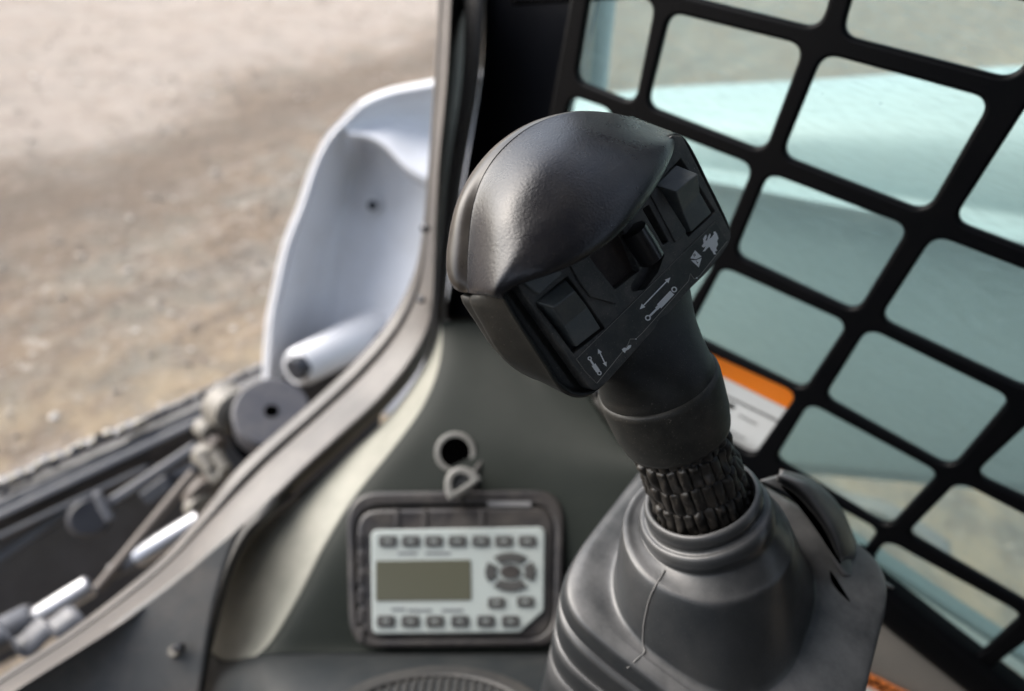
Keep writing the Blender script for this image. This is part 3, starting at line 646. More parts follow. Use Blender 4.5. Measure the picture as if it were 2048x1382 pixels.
bar('ridge_bar', (-100, 1078, 1.11), (440, 822, 1.15), .012, .02, m_greyfit)
bar('ridge_bar', (-100, 1118, 1.12), (300, 930, 1.15), .007, .03, m_greyfit)
bar('ridge_bar', (200, 1018, 1.08), (395, 890, 1.11), .016, .02, m_greyfit)
bar('ridge_bar', (230, 1000, 1.10), (400, 930, 1.11), .018, .02, m_dark)
bar('ridge_bar', (-100, 1190, 1.14), (150, 1010, 1.17), .02, .02, m_dark)
q = P(180, 1035, 1.10); v = (C0 - q).normalized(); tube('dark_boss', [q - v * .05, q, q + v * .01], [.034, .034, .028], m_dark, at, 28)
bar('bracket', (192, 985, 1.07), (222, 1042, 1.07), .014, .02, m_greyfit)
bar('bracket', (290, 1000, 1.09), (345, 960, 1.09), .03, .02, m_dark)
tv = []; 
for k in range(24):
    t = k / 23; px = -40 + t * 320; py = 990 - t * 140
    q = P(px + random.uniform(-3, 3), py + random.uniform(-3, 3), 1.14)
    rr = random.uniform(.009, .014)
    tube('edge_tooth', [q, q + Vector((0, .012, 0)) + DOWN * -.004], [rr, rr * .6], m_pale if k % 2 else m_greyfit, at, 8)
for (px, py) in ((56, 954), (109, 929), (152, 901), (198, 875), (10, 985)):
    q = P(px, py, 1.125); tube('edge_hole', [q, q + (C0 - q).normalized() * .005], .007, m_dark, at, 14)
for k in range(18):
    t = k / 17; q = P(250 + t * 270, 862 - t * 124, 1.16); tube('edge_tooth', [q, q + Vector((0, .01, 0))], [random.uniform(.006, .012), .006], m_greyfit, at, 8)
# hydraulic fittings
hy = empty('hydraulic_coupling', P(470, 860, 1.0)); tag(hy, 'rusty and pale hydraulic coupling parts beside the black round cap', 'hydraulic coupling')
for (px, py, d, r_, l_, m) in ((457, 815, 1.0, .034, .05, m_pale), (410, 858, .98, .014, .03, m_pale), (424, 880, .98, .012, .04, m_rust), (415, 912, .97, .020, .03, m_pale), (440, 945, .96, .012, .03, m_pale), (401, 985, .95, .024, .03, m_rust), (398, 1012, .94, .020, .02, m_pale)):
    q = P(px, py, d); ax = (RIGHT * .75 + DOWN * .3 - FWD * .5).normalized(); tube('coupling_part', [q - ax * l_ * .5, q - ax * l_ * .35, q + ax * l_ * .4, q + ax * l_ * .5], [r_ * .8, r_, r_, r_ * .82], m, hy, 20)
for (px, py) in ((412, 930), (400, 905), (430, 905)):
    q = P(px, py, .955); tube('coupling_part', [q, P(px + 22, py + 34, .95)], .009, m_pale, hy, 12)
dc = empty('round_cap', P(543, 827, .95)); tag(dc, 'dark blue grey round rubber cap with a small centre hole outside the frame', 'rubber cap')
q = P(543, 822, .93); ax = (C0 - q).normalized() * .8 - DOWN * .35 ; ax.normalize()
tube('cap_body', [q - ax * .07, q - ax * .06, q - ax * .004, q], [.050, .053, .053, .049], m_disc, dc, 40)
tube('centre_hole', [q - ax * .002, q + ax * .0006], .010, m_void, dc, 20)
tube('cap_ring', [q - ax * .085, q - ax * .05], .056, m_void, dc, 32)
# zinc rods
rd = empty('hydraulic_rod', P(130, 1205, .80)); tag(rd, 'short bright zinc tube end at the lower left behind the door frame', 'steel rod', 'bright zinc rods')
a_ = P(66, 1240, .80); b_ = P(182, 1170, .83); d = (b_ - a_)
tube('rod_tube', [a_, a_ + d * .04, b_ - d * .04, b_], [.0115, .0135, .0145, .012], m_metal, rd, 20)
tube('rod_sleeve', [P(-60, 1300, .76), P(58, 1240, .80), P(70, 1234, .802)], [.020, .020, .017], m_greyfit, rd, 20)
rd2 = empty('hydraulic_rod', P(320, 1085, .85)); tag(rd2, 'upper bright zinc tube beside the rusty knob near the door frame', 'steel rod', 'bright zinc rods')
a_ = P(268, 1118, .85); b_ = P(400, 1040, .88); d = b_ - a_
tube('rod_tube', [a_, a_ + d * .05, b_], [.0115, .0145, .0150], m_metal, rd2, 20); tube('rod_end', [P(222, 1145, .84), a_ + d * .02], [.010, .013], m_greyfit, rd2, 16)
ln_ = empty('thin_link_bar', P(290, 1055, .84)); tag(ln_, 'thin brown grey link bar slanting between the two bright rods', 'link bar')
tube('bar', [P(195, 1178, .82), P(388, 945, .90)], .0072, m_rust, ln_, 12)
# wavy step edge
se = empty('serrated_step', P(60, 1300, .74)); tag(se, 'small serrated metal step edge at the far lower left', 'step')
w_pts = [P(-60, 1330, .72), P(0, 1286, .735), (P(20, 1278, .74)), P(36, 1288, .742), P(46, 1312, .742), P(66, 1310, .745), P(92, 1284, .75), P(110, 1270, .752), P(126, 1276, .754), P(160, 1250, .76), P(178, 1246, .765)]
sp = spline(w_pts, 5); rows = [[p + Vector((0, 0, 0)) for p in sp], [p + Vector((0, .03, .004)) for p in sp]]
net('step_edge', rows, m_greyfit, se, su=False, sv=False, thick=.002)

# ---- right lift arm outside the side window
ra = empty('side_lift_arm', (.9, -.2, 1.0)); tag(ra, 'broad pale lift arm passing outside the tinted side window', 'lift arm')
XA = .78
prof_lines = [  # (x world, list of pixel points along)
 (XA + .16, [(1100,205),(1302,176),(1600,160),(2048,130),(2500,105)]),
 (XA + .10, [(1100,215),(1302,186),(1600,170),(2048,142),(2500,120)]),
 (XA + .055,[(1100,255),(1302,226),(1600,215),(2048,210),(2500,210)]),
 (XA + .02, [(1100,285),(1302,270),(1600,270),(2048,300),(2500,330)]),
 (XA + .008,[(1100,310),(1302,315),(1600,345),(2048,400),(2500,460)]),
 (XA + .005,[(1100,312),(1302,322),(1600,370),(2048,440),(2500,520)]),
 (XA - .03, [(1100,330),(1302,342),(1600,392),(2048,478),(2500,575)]),
 (XA - .035,[(1100,334),(1302,346),(1600,398),(2048,487),(2500,586)]),
 (XA - .03, [(1100,336),(1302,349),(1600,402),(2048,492),(2500,592)]),
 (XA + .004,[(1100,345),(1302,356),(1600,408),(2048,500),(2500,600)]),
 (XA + .005,[(1100,500),(1302,520),(1600,560),(2048,650),(2500,740)]),
 (XA + .005,[(1100,880),(1302,905),(1600,922),(2048,965),(2500,1010)]),
 (XA + .03, [(1100,885),(1302,910),(1600,928),(2048,972),(2500,1020)]),
 (XA + .16, [(1100,885),(1302,912),(1600,930),(2048,975),(2500,1022)])]
rows = [[on(0, x, *q) for q in pts] for x, pts in prof_lines]
net('arm_beam', rows, m_whitearm, ra, nu=8, nv=3)
# weld bead along the ledge underside: slightly wavy
# something upright and pale seen through the first opening
up = empty('exhaust_post', on(0, .9, 1215, 100)); tag(up, 'pale upright post outside beyond the first narrow grille opening', 'post')
tube('post_tube', [on(0, .62, 1222, -200), on(0, .62, 1186, 190)], .014, m_whitearm, up, 20)
tube('post_cable', [on(0, .60, 1196, -200), on(0, .60, 1160, 190)], .008, m_tan, up, 14)
# pale fender piece low behind the grille
fe = empty('track_fender', P(1770, 1000, 1.3)); tag(fe, 'pale metal fender edge on the ground side below the lift arm', 'fender')
net('fender_sheet', [[(1600,955,1.45),(1700,985,1.40),(1790,1010,1.35),(1900,1085,1.28)],[(1620,975,1.40),(1700,1010,1.36),(1790,1040,1.31),(1900,1120,1.25)],[(1620,995,1.43),(1700,1030,1.40),(1790,1060,1.36),(1900,1150,1.30)]], m_inner, fe, nu=5, nv=5, thick=.004)

# ================================================================== RUBBER BOOT
boot = empty('rubber_boot', (.245, -.03, 1.2)); tag(boot, 'dusty black rubber bellows boot with torn side around the lever base', 'rubber boot')
B0 = P(1403, 1000, .300)
def sup(cx, cy, z, a, b_, e, n=96, tilt=None):
    out = []
    for k in range(n):
        t = 2 * math.pi * k / n; c_, s_ = math.cos(t), math.sin(t)
        out.append(Vector((cx + a * math.copysign(abs(c_) ** (2 / e), c_), cy + b_ * math.copysign(abs(s_) ** (2 / e), s_), z)))
    if tilt is not None:
        q = Vector((cx, cy, z)); out = [q + tilt @ (p - q) for p in out]
    return out
axis = (P(1290, 700, .264) - B0).normalized()
full = Vector((0, 0, 1)).rotation_difference(axis)
def tl(f): return Matrix.Identity(3).lerp(full.to_matrix(), f)
secs = []
def S(h, a, b_, e, tf, c_=None):
    if c_ is None:
        k = min(1, max(h, 0) / .045); c_ = (B0.x + (.2215 - B0.x) * k, B0.y + (-.0150 - B0.y) * k)
    q = Vector((c_[0], c_[1], B0.z - h)) if h > 0 else B0 - axis * h
    secs.append(sup(q.x, q.y, q.z, a, b_, e, tilt=tl(tf)))
S(.006, .0200, .0200, 2, 1); S(-.001, .0232, .0232, 2, 1); S(-.0035, .0245, .0245, 2, 1); S(-.0030, .0262, .0262, 2, 1); S(.0005, .0272, .0272, 2, 1)
S(.0030, .0266, .0266, 2, 1); S(.0042, .0275, .0275, 2, 1); S(.0046, .0295, .0295, 2, .95); S(.0080, .0310, .0310, 2, .9); S(.0110, .0306, .0306, 2, .85)
S(.0122, .0316, .0314, 2, .75); S(.0138, .0348, .0338, 2.0, .6); S(.0150, .0382, .0362, 2.0, .45); S(.0160, .0398, .0376, 2.05, .4); S(.0185, .0414, .0388, 2.1, .3); S(.0260, .0450, .0412, 2.25, .15); S(.0350, .0492, .0432, 2.45, .05)
S(.0420, .0525, .0448, 2.6, 0); S(.0450, .0538, .0455, 2.7, 0); S(.0464, .0556, .0475, 2.8, 0); S(.0464, .0600, .0540, 3.1, 0, (.2240, -.016)); S(.0462, .0650, .0625, 4.0, 0, (.2280, -.020)); S(.0474, .0692, .0670, 5.0, 0, (.2290, -.0225)); S(.0492, .0712, .0688, 5.2, 0, (.2290, -.0225)); S(.0530, .0718, .0693, 5.2, 0, (.2290, -.0222)); S(.0590, .0716, .0690, 5.2, 0, (.2288, -.0215))
D_ = (.2285, -.019)
for h_, g_ in ((.0615, -.0012), (.0628, -.0030), (.0642, -.0032), (.0658, -.0010), (.0690, 0), (.0860, -.0012), (.0880, -.0032), (.0898, -.0034), (.0915, -.0012), (.112, -.002), (.114, -.0045), (.118, -.002), (.17, -.003)): S(h_, (.0712 + g_ - (h_ - .06) * .02), .0665 + g_ - (h_ - .06) * .05, 5.0, 0, D_)
ns_ = len(secs[0]); V = []; nv_ = 3
colsS = [spline([s[j] for s in secs], nv_) for j in range(ns_)]; nr_ = len(colsS[0])
for i in range(nr_):
    for j in range(ns_): V.append(colsS[j][i])
# slight sag and unevenness of soft rubber
for i, p in enumerate(V):
    nn = noise.noise(p * 28) * .0011 + noise.noise(p * 70) * .0003
    V[i] = p + Vector((nn, nn * .7, noise.noise(p * 22 + Vector((5, 5, 5))) * .0009))
Fc = [(i * ns_ + j, i * ns_ + (j + 1) % ns_, (i + 1) * ns_ + (j + 1) % ns_, (i + 1) * ns_ + j) for i in range(nr_ - 1) for j in range(ns_)]
bo = mesh_obj('bellows', V, Fc, m_boot, boot)
bvh = BVHTree.FromPolygons(V, Fc)
def hit(px, py, lift=0.0):
    d = ray(px, py).normalized(); h = bvh.ray_cast(C0, d)
    if h[0] is None: return None
    return h[0] - d * lift
sm_ = [hit(*q, .0001) for q in ((1330,1140),(1312,1170),(1300,1195),(1292,1225),(1287,1255),(1286,1285),(1289,1304),(1272,1320),(1255,1336))]
sm_ = [p for p in sm_ if p]
tube('mould_seam', spline(sm_, 4),   .00050, m_seam, boot, 6)
# torn flap on the window side
def bd(px, py, lift):
    h = hit(px, py)
    if h is None: h = P(px, py, .345)
    return h + (C0 - h).normalized() * lift
fl = [[(1552,962,.330),(1590,987,.331),(1625,1025,.331),(1652,1062,.331),(1668,1095,.332),(1680,1125,.333)],
      [(1556,952,.324),(1600,976,.324),(1634,1013,.325),(1661,1053,.326),(1676,1088,.328),(1684,1120,.331)],
      [(1560,944,.328),(1608,960,.329),(1648,995,.332),(1676,1035,.333),(1690,1078,.334),(1696,1116,.335)],
      [(1560,938,.345),(1615,954,.345),(1656,984,.345),(1686,1024,.345),(1702,1072,.345),(1712,1118,.345)],
      [(1560,945,.375),(1615,960,.375),(1656,990,.375),(1690,1030,.375),(1712,1080,.370),(1740,1130,.362)]]
net('torn_flap', fl, m_boot, boot, nu=5, nv=5, thick=.0015)
sh = [[(1520,960,.330),(1580,990,.334),(1620,1035,.337),(1650,1075,.337),(1672,1120,.335),(1690,1150,.333)],
      [(1560,950,.345),(1620,985,.347),(1660,1030,.347),(1685,1080,.345),(1705,1125,.342),(1740,1160,.340)],
      [(1570,960,.37),(1640,1000,.37),(1690,1050,.365),(1715,1100,.36),(1745,1140,.355),(1790,1175,.348)]]
net('boot_shoulder', sh, m_boot, boot, nu=5, nv=5, thick=.0015)
def slit(pts, ws, name='tear'):
    c_ = spline([Vector((*p, 0)) for p in pts], 5); nW = len(c_); up_ = []; lo_ = []
    for i, p in enumerate(c_):
        t = (c_[min(i + 1, nW - 1)] - c_[max(i - 1, 0)]).normalized(); nrm_ = Vector((-t.y, t.x, 0))
        k = i / (nW - 1) * (len(ws) - 1); a = int(min(k, len(ws) - 2)); w = ws[a] * (1 - (k - a)) + ws[a + 1] * (k - a)
        up_.append(bd(p.x + nrm_.x * w, p.y + nrm_.y * w, .0006)); lo_.append(bd(p.x - nrm_.x * w, p.y - nrm_.y * w, .0006))
    net(name, [up_, lo_], m_void, boot, su=False, sv=False)
c_ = spline([Vector((x, y, 0)) for x, y in ((1562,972),(1590,994),(1618,1024),(1644,1060),(1662,1094),(1680,1128))], 5)
ww = [.5 + 8 * math.sin(math.pi * i / (len(c_) - 1)) for i in range(len(c_))]
net('tear', [[P(p.x - w_, p.y + w_ * .6, .3255) for p, w_ in zip(c_, ww)], [P(p.x + 3, p.y - 2, .3300) for p in c_]], m_void, boot, su=False, sv=False)
slit([(1660,1142),(1668,1160),(1680,1178),(1700,1203)], [1, 6, 5, .5])

# ================================================================== CONTROL LEVER
lev = empty('control_lever', B0); tag(lev, 'black joystick control lever with a domed grip and switch panel', 'joystick')
# -- ribbed shaft
def ring_frame(c_, ax):
    a = (RIGHT - ax * RIGHT.dot(ax)).normalized(); return a, ax.cross(a)
def lathe(name, prof, mat_, ax_pts, parent, seg=96, squash=1.0):
    """prof: (t along axis in metres from B0, radius)"""
    a, b_ = ring_frame(B0, axis); V = []; 
    for (t, r_) in prof:
        c_ = B0 + axis * t
        for k in range(seg): an = 2 * math.pi * k / seg; V.append(c_ + (a * math.cos(an) + b_ * math.sin(an) * squash) * r_)
    Fq = [(i * seg + k, i * seg + (k + 1) % seg, (i + 1) * seg + (k + 1) % seg, (i + 1) * seg + k) for i in range(len(prof) - 1) for k in range(seg)]
    return mesh_obj(name, V, Fq, mat_, parent)
a_, b_ = ring_frame(B0, axis); V = []; seg = 640; nt_ = 150; t0_, t1_ = -.006, .052
for i in range(nt_ + 1):
    t = t0_ + (t1_ - t0_) * i / nt_
    for k in range(seg):
        an = 2 * math.pi * k / seg
        rowh = .0125; cols_ = 27
        wob = .0010 * math.sin(an * 5)
        vrow = (t + wob) / rowh; ri = math.floor(vrow); fv = vrow - ri
        u_ = an / (2 * math.pi) * cols_ + (.5 if ri % 2 else 0); fu = (u_ - math.floor(u_)) * 2 - 1
        fz = fv * 2 - 1
        rib = max(0, 1 - abs(fu) ** 3.0) ** .6 * max(0, 1 - abs(fz) ** 8) ** .5
        big = noise.noise(Vector((math.cos(an) * 3.5, math.sin(an) * 3.5, t * 160)))
        rib *= 0.78 + .7 * big
        r_ = .0198 + .0029 * rib
        V.append(B0 + axis * t + (a_ * math.cos(an) + b_ * math.sin(an)) * r_)
Fq = [(i * seg + k, i * seg + (k + 1) % seg, (i + 1) * seg + (k + 1) % seg, (i + 1) * seg + k) for i in range(nt_) for k in range(seg)]
mesh_obj('ribbed_shaft', V, Fq, m_rib, lev)
lathe('collar', [(.0425, .0190), (.0412, .0218), (.0418, .0234), (.0440, .0240), (.048, .0245), (.050, .0250), (.060, .0256), (.0675, .0259), (.0695, .0257), (.0705, .0247), (.0706, .0200)], m_collar, None, lev, 128)

# -- grip head, local frame of the switch face
GU = Vector((.65, -.61, .453)); GV = Vector((-.539, -.75, -.383))
GU.normalize(); GV = (GV - GU * GU.dot(GV)).normalized()
cw = lambda v: RIGHT * v[0] + DOWN * v[1] + FWD * v[2]
U_, V_ = cw(GU), cw(GV); W_ = U_.cross(V_)
if W_.dot(C0 - P(1230, 560, .238)) < 0: W_ = -W_
GO = P(1235, 545, .238)
MH = frame(GO, U_, V_, U_.cross(V_)); WS = 1 if U_.cross(V_).dot(W_) > 0 else -1
def H(px, py, w=0.0):                                                 # pixel -> point on the plane w mm in front of the switch face
    r = ray(px, py); o_ = GO + W_ * (w * .001); t = (o_ - C0).dot(W_) / r.dot(W_); return C0 + r * t
def hl(px, py, w=0.0): q = H(px, py, w) - GO; return (q.dot(U_), q.dot(V_))
def zz(x, y, s=2.2297): return (860 + x / s, 200 + y / s)             # pixel in my enlarged crop of the head
def HL(u, v, w): return GO + U_ * u + V_ * v + W_ * (w * .001)
face_px = [(1008,598),(1045,660),(1085,722),(1118,772),(1148,792),(1180,792),(1208,772),(1240,735),(1310,655),(1385,575),(1420,540),(1455,495),(1463,465),(1452,430),(1420,365),(1388,300),(1366,270),(1343,268),(1290,300),(1200,380),(1100,465),(1020,540),(1003,570)]
f0 = [hl(*p) for p in face_px]
back_px = [(943,600),(968,648),(1003,705),(1045,744),(1085,762),(1120,770)]
cu_ = sum(p[0] for p in f0) / len(f0); cv_ = sum(p[1] for p in f0) / len(f0)
def sec(w, over, sc_u, sc_v, du=0, dv=0):
    out = []
    for i, p in enumerate(f0):
        if i < len(over): out.append(H(*over[i], w))
        else: out.append(HL(cu_ + (p[0] - cu_) * sc_u + du, cv_ + (p[1] - cv_) * sc_v + dv, w))
    return out
rows = [sec(-3.2, [], .80, .76), sec(-3.0, [], .955, .94), sec(-.9, [], .968, .958), sec(-.2, [], .99, .985), sec(-1.2, [], 1.0, 1.0), sec(-3, [], 1.0, 1.0), sec(-16, back_px, .97, .95), sec(-20, [(939,598),(966,650),(1000,706),(1040,744),(1080,762),(1118,768)], .94, .90), sec(-26, [(925,590),(955,640),(990,690),(1030,728),(1072,748),(1110,755)], .86, .82), sec(-30, [], .6, .6)]
ho = net('grip_housing', rows, m_gripside, lev, nu=3, nv=4, closed_u=True)
# dome and brim
LN = 9
rowsD = [
 [H(920,585,-30),H(912,548,-32),H(912,500,-33),H(922,430,-33),H(950,360,-33),H(1000,300,-33),H(1070,265,-32),H(1160,250,-31),H(1250,255,-29),H(1330,285,-27)],
 [H(908,577,-26),H(894,545,-27),H(894,495,-27.5),H(910,415,-27.5),H(944,345,-27.5),H(998,285,-27),H(1068,245,-26),H(1155,228,-24),H(1245,236,-22),H(1335,266,-20)],
 [H(922,584,-22),H(908,560,-22),H(910,490,-22),H(922,405,-22),H(957,338,-22),H(1008,280,-21.5),H(1074,240,-20.5),H(1158,222,-19),H(1248,232,-17),H(1340,262,-14)],
 [H(936,585,-18.5),H(934,560,-18.5),H(936,492,-18.5),H(946,408,-18.5),H(972,340,-18.5),H(1018,284,-18),H(1080,243,-17),H(1160,222.5,-15.5),H(1250,231,-13),H(1344,264,-9)],
 [H(940,586,-17.5),H(938,560,-17.3),H(941,494,-17.2),H(952,412,-17),H(978,346,-16.8),H(1024,290,-16.3),H(1084,249,-15.2),H(1164,228,-13.5),H(1254,236,-11),H(1346,266,-7.5)],
 [H(962,590,-10),H(960,572,-8),H(974,510,-5),H(996,440,-2),H(1030,380,-.5),H(1076,330,.5),H(1136,290,.5),H(1208,268,-.5),H(1284,264,-2),H(1348,270,-4)],
 [H(988,596,-3),H(984,580,0),H(1010,530,4),H(1050,470,7.5),H(1096,420,9.5),H(1146,376,10.5),H(1202,336,10),H(1258,304,8),H(1310,282,4),H(1350,272,-1.5)],
 [H(1003,598,-.4),H(1000,582,2),H(1030,545,6.5),H(1080,508,11),H(1134,468,13.5),H(1188,425,14.5),H(1238,380,14),H(1286,330,11),H(1326,290,6),H(1350,274,-.5)],
 [H(1007,599,.3),H(1006,584,2.3),H(1038,556,6.8),H(1090,530,11.5),H(1148,495,14.3),H(1204,452,15.5),H(1254,402,15),H(1300,347,12),H(1334,298,6.5),H(1350,278,-.5)],
 [H(1008,599,.2),H(1009,586,2.0),H(1041,562,6.3),H(1094,540,10.8),H(1154,508,13.8),H(1212,466,15),H(1262,414,14.5),H(1306,358,11.5),H(1338,305,6),H(1350,282,-1)],
 [H(1008,599,-.3),H(1010,587,1.4),H(1042,565,5.2),H(1096,544,9.3),H(1156,514,12.2),H(1214,473,13.4),H(1264,420,13),H(1306,365,10.3),H(1337,311,5),H(1349,285,-1.5)],
 [H(1007,598,-1.5),H(1010,587,-.5),H(1041,564,2),H(1090,543,5),H(1146,512,7.5),H(1202,472,8.5),H(1252,422,8.5),H(1296,368,6.8),H(1330,314,3),H(1346,285,-2.5)],
 [H(1006,596,-4),H(1008,585,-4),H(1030,560,-4),H(1075,525,-4),H(1125,487,-4),H(1178,445,-4),H(1228,400,-4),H(1275,350,-4),H(1318,300,-4),H(1344,275,-4)]]
net('grip_end_cap', rowsD[:4], m_gloss, lev, nu=6, nv=5)
for i_, (dx_, dw_) in {7: (.3, .8), 8: (.7, 1.6), 9: (1, 2.0), 10: (1, 1.8), 11: (.7, 1.0)}.items():
    for j_ in range(2, 9):
        f_ = math.sin(math.pi * (j_ - 1) / 8.5); rowsD[i_][j_] = rowsD[i_][j_] + W_ * (.001 * dw_ * f_) - V_ * (.0013 * dx_ * f_)
dm = net('grip_dome', rowsD[3:], m_grip, lev, nu=6, nv=5)
# back cover closing the shell
n0 = rowsD[0]; cc = HL(0, .0, -34)
net('grip_back', [n0, [p * .5 + cc * .5 for p in n0], [HL(.02 * (i / 9 - .5) * 2, -.012, -30) for i in range(10)]], m_gripside, lev, nu=4, nv=4)

# -- switch face with wells
def zp(*pts): return [hl(*zz(*p)) for p in pts]
faceout = round_poly([hl(*p) for p in ((1010,556),(1180,797),(1212,770),(1388,572),(1420,540),(1468,475),(1362,262),(1342,262))], [.002, .006, .002, .003, .001, .005, .003, .001], 6)
faceout = [((p[0] - cu_) * .965 + cu_, (p[1] - cv_) * .955 + cv_) for p in faceout]
w_left = zp((462, 905), (604, 786), (772, 1018), (632, 1132)); w_right = zp((996, 385), (1108, 262), (1262, 500), (1142, 612))
w_mid = zp((700, 700), (850, 585), (932, 752), (816, 846)); w_roll = zp((858, 596), (935, 530), (1040, 690), (1010, 770), (950, 850), (890, 862), (878, 830), (925, 760))
w_slot = zp((938, 488), (965, 470), (1055, 632), (1030, 648))
w_lslot = zp((560, 745), (600, 715), (640, 790), (600, 800)); w_lslot = None
loops = [faceout] + [round_poly(l, .0006, 3)[::-1] for l in (w_left, w_right, w_slot)] + [round_poly(l, .0004, 2)[::-1] for l in (w_mid,)] + [round_poly(w_roll, .0015, 4)[::-1]]
flip = Matrix.Identity(4)
MHW = frame(GO, U_, V_, W_) if WS > 0 else frame(GO, U_, V_, W_)
def hplate(name, lps, z0, th, m, bev=0.0, bres=2): return plate(name, lps, MHW, th, m, lev, bev=bev, bres=bres, z0=z0)
hplate('switch_panel', loops, .0012, .005, m_face, .0004)
hplate('panel_floor', [[((p[0] - cu_) * .9 + cu_, (p[1] - cv_) * .9 + cv_) for p in faceout]], -.0032, .001, m_well)
hplate('recess_floor', [zp((690, 705), (850, 580), (940, 755), (815, 856))], -.0022, .0008, m_wellbrown)
# raised strips of the moulding
hplate('panel_rib', [round_poly(zp((598, 720), (660, 672), (735, 790), (830, 895), (812, 912), (700, 880), (655, 820)), .001, 3)], .0020, .0012, m_face, .0004)
hplate('panel_rib', [round_poly(zp((965, 420), (1000, 380), (1130, 590), (1080, 640)), .001, 3)], .0018, .0012, m_face, .0004)
hplate('panel_rib', [round_poly(zp((365, 790), (520, 735), (578, 775), (470, 870), (440, 850)), .001, 3)], .0022, .0014, m_rocker, .0004)

# -- rocker switches
def hull(name, pts, faces, m):
    V = [H(*zz(x, y), w) for x, y, w in pts]; o = mesh_obj(name, V, faces, m, None, smooth=False); o.parent = lev; o.matrix_parent_inverse = lev.matrix_world.inverted()
    recalc(o); bevel(o, .00035, 2, 20); return o
def rocker(z):
    # z: pts: topL, topR (back edge), ridgeL, ridgeR, midL, midR, botL, botR given as zoomed pixels + w ; base ring lowered
    V = list(z); nb = len(V)
    # left side base and right side base
    base = [(V[0][0] , V[0][1], -3.5), (V[1][0], V[1][1], -3.5), (V[7][0], V[7][1], -3.5), (V[6][0], V[6][1], -3.5)]
    q = []
    uv = [zz(V[i][0], V[i][1]) for i in (0, 1, 7, 6)]
    W0 = [V[i][2] for i in (0, 1, 7, 6)]
    P3 = [H(*zz(v[0], v[1]), v[2]) for v in V]
    for i in (0, 1, 7, 6): P3.append(P3[i] - W_ * ((V[i][2] + 3.5) * .001))
    for i in (2, 3, 4, 5): P3.append(P3[i] - W_ * ((V[i][2] + 3.5) * .001))
    Fq = [(0, 1, 3, 2), (2, 3, 5, 4), (4, 5, 7, 6), (0, 2, 12, 8), (2, 4, 14, 12), (4, 6, 11, 14), (1, 9, 13, 3), (3, 13, 15, 5), (5, 15, 10, 7), (0, 8, 9, 1), (6, 7, 10, 11), (8, 12, 13, 9), (12, 14, 15, 13), (14, 11, 10, 15)]
    o = mesh_obj('rocker_switch', P3, Fq, m_rocker, lev, smooth=False); recalc(o); bevel(o, .00045, 3, 15); return o
rocker([(478, 902, 1.5), (606, 800, 1.5), (552, 925, 6.5), (648, 850, 6.5), (604, 1005, 2.6), (702, 922, 2.6), (655, 1100, 1.6), (762, 1018, 1.6)])
rocker([(1000, 380, 1.5), (1100, 290, 1.5), (1096, 408, 7.0), (1196, 330, 7.0), (1126, 496, 2.4), (1204, 412, 2.4), (1166, 588, 1.6), (1256, 504, 1.6)])
# -- thumb roller (glossy bar) 
A = H(*zz(905, 575), 3.2); B = H(*zz(992, 715), 3.2)
tube('thumb_roller', [A, A * .97 + B * .03, A * .5 + B * .5, A * .05 + B * .95, B], [.0044, .0050, .0052, .0050, .0030], m_roller, lev, 32)
# -- decal strip
dec = zp((640, 1155), (1258, 545), (1312, 632), (1190, 782), (1165, 795), (1145, 770), (1140, 805), (935, 1035), (905, 1062), (878, 1062), (870, 1090), (732, 1262), (722, 1250))
hplate('decal', [dec], .00145, .0002, m_decal)
def offs(lp, s): 
    cu2 = sum(p[0] for p in lp) / len(lp); cv2 = sum(p[1] for p in lp) / len(lp); return [((p[0] - cu2) * s + cu2, (p[1] - cv2) * s + cv2) for p in lp]
def polyline(name, pts, w, m, z=.00152, closed=False):
    pts = [Vector(p) for p in pts]; n_ = len(pts); a = []; b2 = []
    for i, p in enumerate(pts):
        t = (pts[min(i + 1, n_ - 1)] - pts[max(i - 1, 0)]); t = t.normalized(); nn = Vector((-t.y, t.x)) * w / 2; a.append(p + nn); b2.append(p - nn)
    return hplate(name, [a + b2[::-1]], z, .00008, m)
polyline('decal_edge', zp((640, 1155), (860, 938), (1258, 545)), .00012, m_line)
polyline('decal_edge', zp((1312, 632), (1190, 785), (1165, 800), (1148, 775), (1140, 808), (935, 1038), (905, 1066), (880, 1066), (868, 1094), (732, 1262)), .00022, m_line)
polyline('decal_edge', zp((640, 1155), (680, 1210), (730, 1262)), .00012, m_line)
# icons
zi = .00160
def icon(name, *lps): return hplate(name, [zp(*l) for l in lps], zi, .00008, m_icon)
def arrow(x0, y0, x1, y1, w, hw, hlg, name='arrow_icon'):
    d = Vector((x1 - x0, y1 - y0)); L_ = d.length; d.normalize(); n_ = Vector((-d.y, d.x)); o_ = Vector((x0, y0)); g = lambda a, b_: tuple(o_ + d * a + n_ * b_)
    icon(name, [g(0, 0), g(hlg, hw), g(hlg, w), g(L_ - hlg, w), g(L_ - hlg, hw), g(L_, 0), g(L_ - hlg, -hw), g(L_ - hlg, -w), g(hlg, -w), g(hlg, -hw)])
arrow(922, 934, 1058, 793, 2.6, 11, 24)
arrow(736, 1110, 774, 1188, 2.4, 9, 20)
def ringi(x, y, r, r2): icon('cylinder_icon', [(x + r * math.cos(k * .3927), y + r * math.sin(k * .3927)) for k in range(16)], [(x + r2 * math.cos(-k * .3927), y + r2 * math.sin(-k * .3927)) for k in range(16)])
ringi(958, 972, 13, 7.5); ringi(1075, 846, 13, 7.5)
def seg_(x0, y0, x1, y1, w):
    d = Vector((x1 - x0, y1 - y0)).normalized(); n_ = Vector((-d.y, d.x)) * w / 2
    icon('cylinder_icon', [(x0 + n_.x, y0 + n_.y), (x1 + n_.x, y1 + n_.y), (x1 - n_.x, y1 - n_.y), (x0 - n_.x, y0 - n_.y)])
seg_(967, 963, 1012, 918, 9); seg_(1008, 921, 1066, 860, 25); seg_(996, 932, 1009, 919, 15)
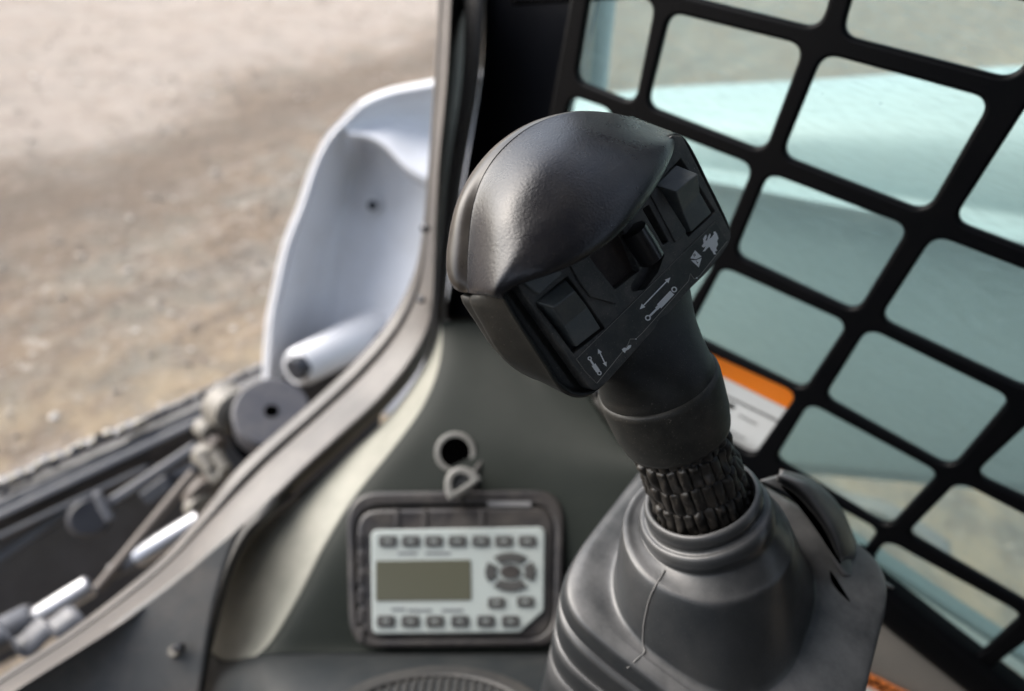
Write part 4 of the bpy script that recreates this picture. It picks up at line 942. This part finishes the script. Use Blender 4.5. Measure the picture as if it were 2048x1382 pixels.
ringi(699, 1152, 9, 5); ringi(742, 1217, 10, 5.5); seg_(703, 1160, 720, 1186, 8); seg_(716, 1180, 737, 1210, 19)
# H / L diamond
icon('range_icon', [(1147, 708), (1168, 672), (1197, 700), (1172, 712)]); icon('range_icon', [(1150, 716), (1172, 716), (1197, 706), (1185, 748)])
def htext(ch, x, y, s):
    u_, v_ = hl(*zz(x, y)); Mx = MHW @ Matrix.Translation((u_, v_, zi + .00005)); text('range_letter', ch, Mx, s, m_decal, lev, bold=True, ext=.00004)
htext('H', 1165, 694, .0017); htext('L', 1177, 724, .0017)
# running rabbit
rabbit = [(1198,655),(1206,640),(1204,622),(1212,606),(1219,603),(1220,614),(1214,630),(1222,628),(1226,612),(1234,597),(1238,604),(1232,622),(1242,614),(1252,600),(1250,590),(1258,588),(1266,600),(1272,618),(1266,632),(1270,646),(1262,662),(1266,674),(1256,678),(1262,690),(1252,690),(1246,678),(1238,668),(1232,656),(1222,664),(1212,676),(1202,678),(1210,666),(1216,654),(1206,660)]
icon('rabbit_icon', rabbit)
# worn tortoise remnant at the broken decal edge
icon('tortoise_icon', [(842,1112),(852,1104),(862,1106),(872,1094),(884,1092),(882,1102),(872,1112),(860,1118),(856,1128),(848,1122)])
# pale wear specks
for (x, y, r_) in ((480, 1072, 7), (1176, 795, 4), (905, 1066, 3)):
    icon('wear_spot', [(x + r_ * math.cos(k), y + r_ * .8 * math.sin(k)) for k in [i * .8 for i in range(8)]]) if x > 600 else None
# -- neck under the panel
na = (U_ - axis * U_.dot(axis)).normalized(); nb_ = axis.cross(na); nb_ = nb_ if nb_.dot(W_) > 0 else -nb_
def nring(c_, ra_, rb_, A_=None, B_=None, n_=28):
    A_ = A_ or na; B_ = B_ or nb_
    return [c_ + A_ * (ra_ * math.cos(2 * math.pi * k / n_)) + B_ * (rb_ * math.sin(2 * math.pi * k / n_)) for k in range(n_)]
rows = [nring(B0 + axis * .064, .0246, .0246), nring(B0 + axis * .0712, .0244, .0244), nring(B0 + axis * .076, .0238, .0236),
        nring((B0 + axis * .083) * .6 + H(1300, 680, -9) * .4, .0262, .0170), nring(H(1296, 668, -8.5), .0290, .0105, U_, W_), nring(H(1275, 625, -9), .0330, .0098, U_, W_), nring(H(1250, 590, -10), .034, .008, U_, W_)]
net('neck', rows, m_neck, lev, nu=2, nv=6, closed_u=True)
